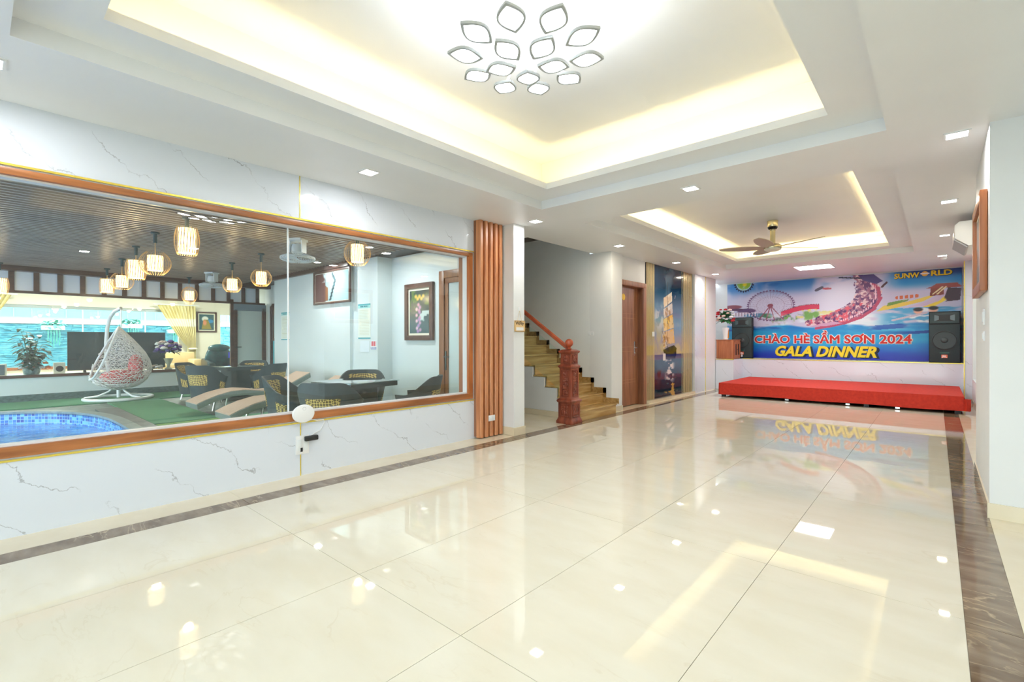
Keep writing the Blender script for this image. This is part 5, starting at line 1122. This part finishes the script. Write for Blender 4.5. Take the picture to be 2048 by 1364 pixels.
# ------------------------------------------------------------------ rattan armchairs and tables
rat_m = noisy('rattan_dark', rgb(56, 76, 80), rgb(36, 54, 60), 130, .5, (1, 1, 5), detail=2, bump=.25)
weave = P('gold_weave', (.6, .45, .2), .5)
chk = N(weave, 'ShaderNodeTexChecker', i_Scale=46); L(weave, coords(weave, False, (1, 1, 1), (0, math.radians(45), 0)), chk.inputs['Vector']); chk.inputs['Color1'].default_value = (*rgb(226, 196, 112), 1); chk.inputs['Color2'].default_value = (*rgb(96, 76, 40), 1); L(weave, chk.outputs['Color'], bsdf(weave).inputs['Base Color'])
def armchair():
    t = thing('rattan_armchair', '', 'armchair', (0, 0, 0), 0, 'rattan armchairs round the glass tables')
    def sh(u, v, off=0):
        a = math.radians(-90-128+256*u); k = abs(2*u-1)
        ztop = .74-.22*smooth_(k, .25, .8); z = .12+(ztop-.12)*v; r = .245+.075*v+.05*max(0, v-.6)*(1-k*.6)+off
        return ((r*1.06*math.cos(a), r*math.sin(a), z), (math.cos(a), math.sin(a), 0))
    def smooth_(x, a, b_): q = min(1, max(0, (x-a)/(b_-a))); return q*q*(3-2*q)
    ob('shell', B().shell(lambda u, v: sh(u, v), 44, 12, .022), rat_m, t, smooth=True)
    ob('weave_panel', B().shell(lambda u, v: sh(.36+.28*u, .40+.32*v, .006), 20, 6, .008), weave, t, smooth=True)
    for s_ in (0, 1): ob('weave_panel', B().shell(lambda u, v: sh((.10 if s_ == 0 else .80)+.10*u, .34+.36*v, .006), 8, 5, .008), weave, t, smooth=True)
    ob('inner_weave', B().shell(lambda u, v: sh(.34+.32*u, .60+.30*v, -.024), 18, 4, .006), weave, t, smooth=True)
    ob('seat', B().lathe([(.001, .34), (.23, .34), (.255, .36), (.255, .40), (.24, .42), (.001, .425)], 28), rat_m, t, smooth=True)
    for a in (45, 135, 225, 315): ob('leg', B().tube([(.20*math.cos(math.radians(a)), .20*math.sin(math.radians(a)), .14), (.235*math.cos(math.radians(a)), .235*math.sin(math.radians(a)), 0)], .016, 8), steel, t, smooth=True)
    return t
def glass_table(loc, label, r=.40, h=.66):
    t = thing('glass_table', label, 'table', loc, math.radians(10), 'glass-topped patio tables')
    ob('top', B().box(-r, r, -r, r, h, h+.012), glass('table_glass', (.80, .92, .90), 2.2) if 'table_glass' not in MATS else MATS['table_glass'], t, bevel=.004)
    ob('apron', B().cells(-r+.02, r-.02, -r+.02, r-.02, [(-r+.06, r-.06, -r+.06, r-.06)], h-.06, h), rat_m, t)
    ob('pedestal', B().prism([(-.20, -.20), (.20, -.20), (.20, .20), (-.20, .20)], 'z', .05, h-.05), rat_m, t, bevel=.02); ob('foot_plate', B().box(-.24, .24, -.24, .24, 0, .05), rat_m, t, bevel=.01)
    return t
a0 = None
def put(cx_, cy_, x, y, label):
    global a0
    rz = math.atan2(cy_-y, cx_-x)-math.pi/2
    if a0 is None: a0 = armchair(); a0.location = (x, y, 0); a0.rotation_euler = (0, 0, rz); a0['label'] = label
    else: dup(a0, (x, y, 0), rz, label)
glass_table((-5.66, 3.30, 0), 'square glass-topped rattan table nearest the window'); TA = (-10.75, 3.58)
glass_table((*TA, 0), 'square glass-topped rattan table at the far patio corner')
put(-5.66, 3.30, -5.10, 2.68, 'rattan armchair with gold weave seen from behind, nearest the window')
put(-5.66, 3.30, -6.42, 3.85, 'rattan armchair behind the near glass table, against the column')
put(-5.66, 3.30, -6.22, 2.72, 'rattan armchair left of the near glass table, behind the glass joint')
put(-5.66, 3.30, -5.02, 3.80, 'rattan armchair right of the near glass table, before the patio door')
put(*TA, -10.25, 2.92, 'dark rattan armchair seen from behind at the far glass table')
put(*TA, -11.40, 3.02, 'dark rattan armchair at the left of the far glass table')
put(*TA, -9.98, 3.92, 'dark rattan armchair at the right of the far glass table')
put(*TA, -11.45, 4.12, 'dark rattan armchair behind the far glass table')
# ------------------------------------------------------------------ pendant lanterns
bamb = P('bamboo', rgb(222, 180, 116), .5); shade_m = P('lantern_shade', (1, .82, .5), .6, emit=LANT_E*.28, ecol=(1, .72, .36)); rib_m = P('shade_rib', rgb(176, 124, 60), .6); cord_m = P('cord_dark', rgb(40, 70, 74), .5)
def lantern(x, y, z, r, h, cr, chh, label, zc=PC, kind=0):
    t = thing('pendant_lantern', label, 'lantern', (x, y, z), 0, 'bamboo pendant lanterns')
    s_ = ob('shade', B().lathe([(r*.96, -h/2), (r, -h/4), (r, h/4), (r*.96, h/2), (r*.5, h/2), (r*.5, h/2-.004)], 24), shade_m, t, smooth=True)
    rb = B()
    for k in range(18):
        a = 2*math.pi*k/18; rb.tube([(r*1.015*math.cos(a+.25*q), r*1.015*math.sin(a+.25*q), -h/2+h*q) for q in (0, .25, .5, .75, 1)], .0022, 4)
    ob('shade_ribs', rb, rib_m, s_)
    cg = B()
    for k in range(26):
        a = 2*math.pi*k/26; pts = []
        for q in range(9):
            u = q/8; zz = -chh/2+chh*u; rr2 = (r*1.05+(cr-r*1.05)*max(0, math.sin(math.pi*u))**.8) if kind == 0 else (cr*math.sin(math.pi*(.08+.80*(1-u)**.8))+.01)
            pts.append((rr2*math.cos(a), rr2*math.sin(a), zz))
        cg.tube(pts, .0022, 4)
    ob('bamboo_cage', cg, bamb, t)
    ob('cord', B().tube([(0, 0, h/2), (0, 0, zc-z-.12)], .005, 6), bamb, t); ob('socket', B().lathe([(.022, zc-z-.14), (.022, zc-z-.02)], 12), cord_m, t); ob('ceiling_rose', B().lathe([(.05, zc-z-.02), (.05, zc-z), (.01, zc-z)], 16), cord_m, t, smooth=True)
    lamp('lamp', 'POINT', (0, 0, -h/2-.03), LANT_E*.9, t, .05, (1, .74, .42))
Lg = [(-6.61, 1.68, 2.37, .092, .29, .128, .33, 'barrel bamboo lantern, largest, beside the reflected chandelier', 0), (-7.85, 1.63, 2.235, .09, .20, .18, .30, 'wide round bamboo lantern, second of the long row', 0), (-9.21, 1.67, 2.29, .10, .27, .135, .31, 'barrel bamboo lantern, middle of the long row', 0),
      (-10.80, 1.76, 2.245, .09, .20, .17, .28, 'round bamboo lantern, fourth of the long row', 0), (-12.5, 1.80, 2.30, .10, .26, .125, .30, 'barrel bamboo lantern at the far end of the long row', 0), (-6.22, 3.67, 2.44, .09, .25, .185, .33, 'wide round bamboo lantern above the near armchairs', 0),
      (-8.46, 3.21, 2.24, .08, .20, .16, .27, 'round bamboo lantern in the middle of the short row', 0), (-9.84, 3.22, 2.24, .088, .20, .16, .28, 'round bamboo lantern third in the short row', 0), (-12.9, 3.32, 2.23, .095, .20, .15, .40, 'pear-shaped bamboo lantern in front of the right curtain', 1), (-13.0, .33, 2.22, .10, .26, .13, .30, 'bamboo lantern cut by the left picture edge', 0)]
for l in Lg: lantern(*l[:7], l[7], PC-.012, l[8])
# white orbit fans
def orbit_fan(loc, label, rz):
    t = thing('orbit_fan', label, 'fan', loc, rz, 'white caged orbit fans under the patio ceiling')
    ob('bracket', B().box(-.10, .10, -.10, .10, -.03, 0).box(-.10, -.085, -.06, .06, -.20, -.03).box(.085, .10, -.06, .06, -.20, -.03), white_metal, t); ob('motor', B().lathe([(.02, -.06), (.07, -.08), (.085, -.13), (.085, -.19), (.05, -.22)], 20), white_metal, t, smooth=True)
    cg = B()
    for rr2, zz in ((.235, -.275), (.232, -.262), (.232, -.288), (.06, -.235), (.06, -.325)): cg.tube([(rr2*math.cos(a), rr2*math.sin(a), zz) for a in [2*math.pi*i/32 for i in range(32)]], .004, 5, True)
    for k in range(40):
        a = 2*math.pi*k/40; cg.tube([(.06*math.cos(a), .06*math.sin(a), -.235), (.16*math.cos(a), .16*math.sin(a), -.228), (.22*math.cos(a), .22*math.sin(a), -.25), (.235*math.cos(a), .235*math.sin(a), -.275), (.22*math.cos(a), .22*math.sin(a), -.30), (.15*math.cos(a), .15*math.sin(a), -.325), (.06*math.cos(a), .06*math.sin(a), -.325)], .0022, 4)
    ob('cage', cg, white_metal, t)
    for k in range(3):
        a = 2*math.pi*k/3; bl = B().grid(lambda u, v: ((.04+.15*u)*math.cos(a+(v-.5)*1.0), (.04+.15*u)*math.sin(a+(v-.5)*1.0), -.27+.04*(v-.5)), 5, 5); ob('blade', bl, white_metal, t, smooth=True)
orbit_fan((-6.86, 3.10, PC-.012), 'white caged orbit fan nearest the window, above the armchairs', .6); orbit_fan((-11.6, 3.40, PC-.012), 'white caged orbit fan at the far end of the patio ceiling', .6)
for x, y, lab in ((-6.6, 4.1, 'round downlight in the dark patio ceiling by the column'), (-8.6, 4.25, 'round downlight in the patio ceiling left of the column')):
    t = thing('patio_downlight', lab, 'downlight', (x, y, PC-.012)); ob('ring', B().lathe([(.07, 0), (.075, -.006), (.055, -.010)], 24), white_pl, t, smooth=True); ob('diffuser', B().lathe([(.054, -.0105), (.001, -.011)], 24), emit_cool, t); lamp('lamp', 'AREA', (0, 0, -.014), 22, t, .1)

for x, y, lab in ((-15.3, 1.0, 'added round light brightening the living room in front of the far window'), (-15.3, 3.6, 'added round light brightening the living room near the right curtain')):  # invented fixtures, added only to brighten the living room
    t = thing('living_fill_light', lab, 'ceiling light', (x, y, PC+.02)); ob('rim', B().lathe([(.22, 0), (.225, -.03), (.20, -.04)], 28), white_pl, t, smooth=True); ob('diffuser', B().lathe([(.20, -.041), (.12, -.055), (.001, -.06)], 28), emit_panel, t, smooth=True); lamp('lamp', 'AREA', (0, 0, -.07), 80, t, .35, (1, .95, .86))
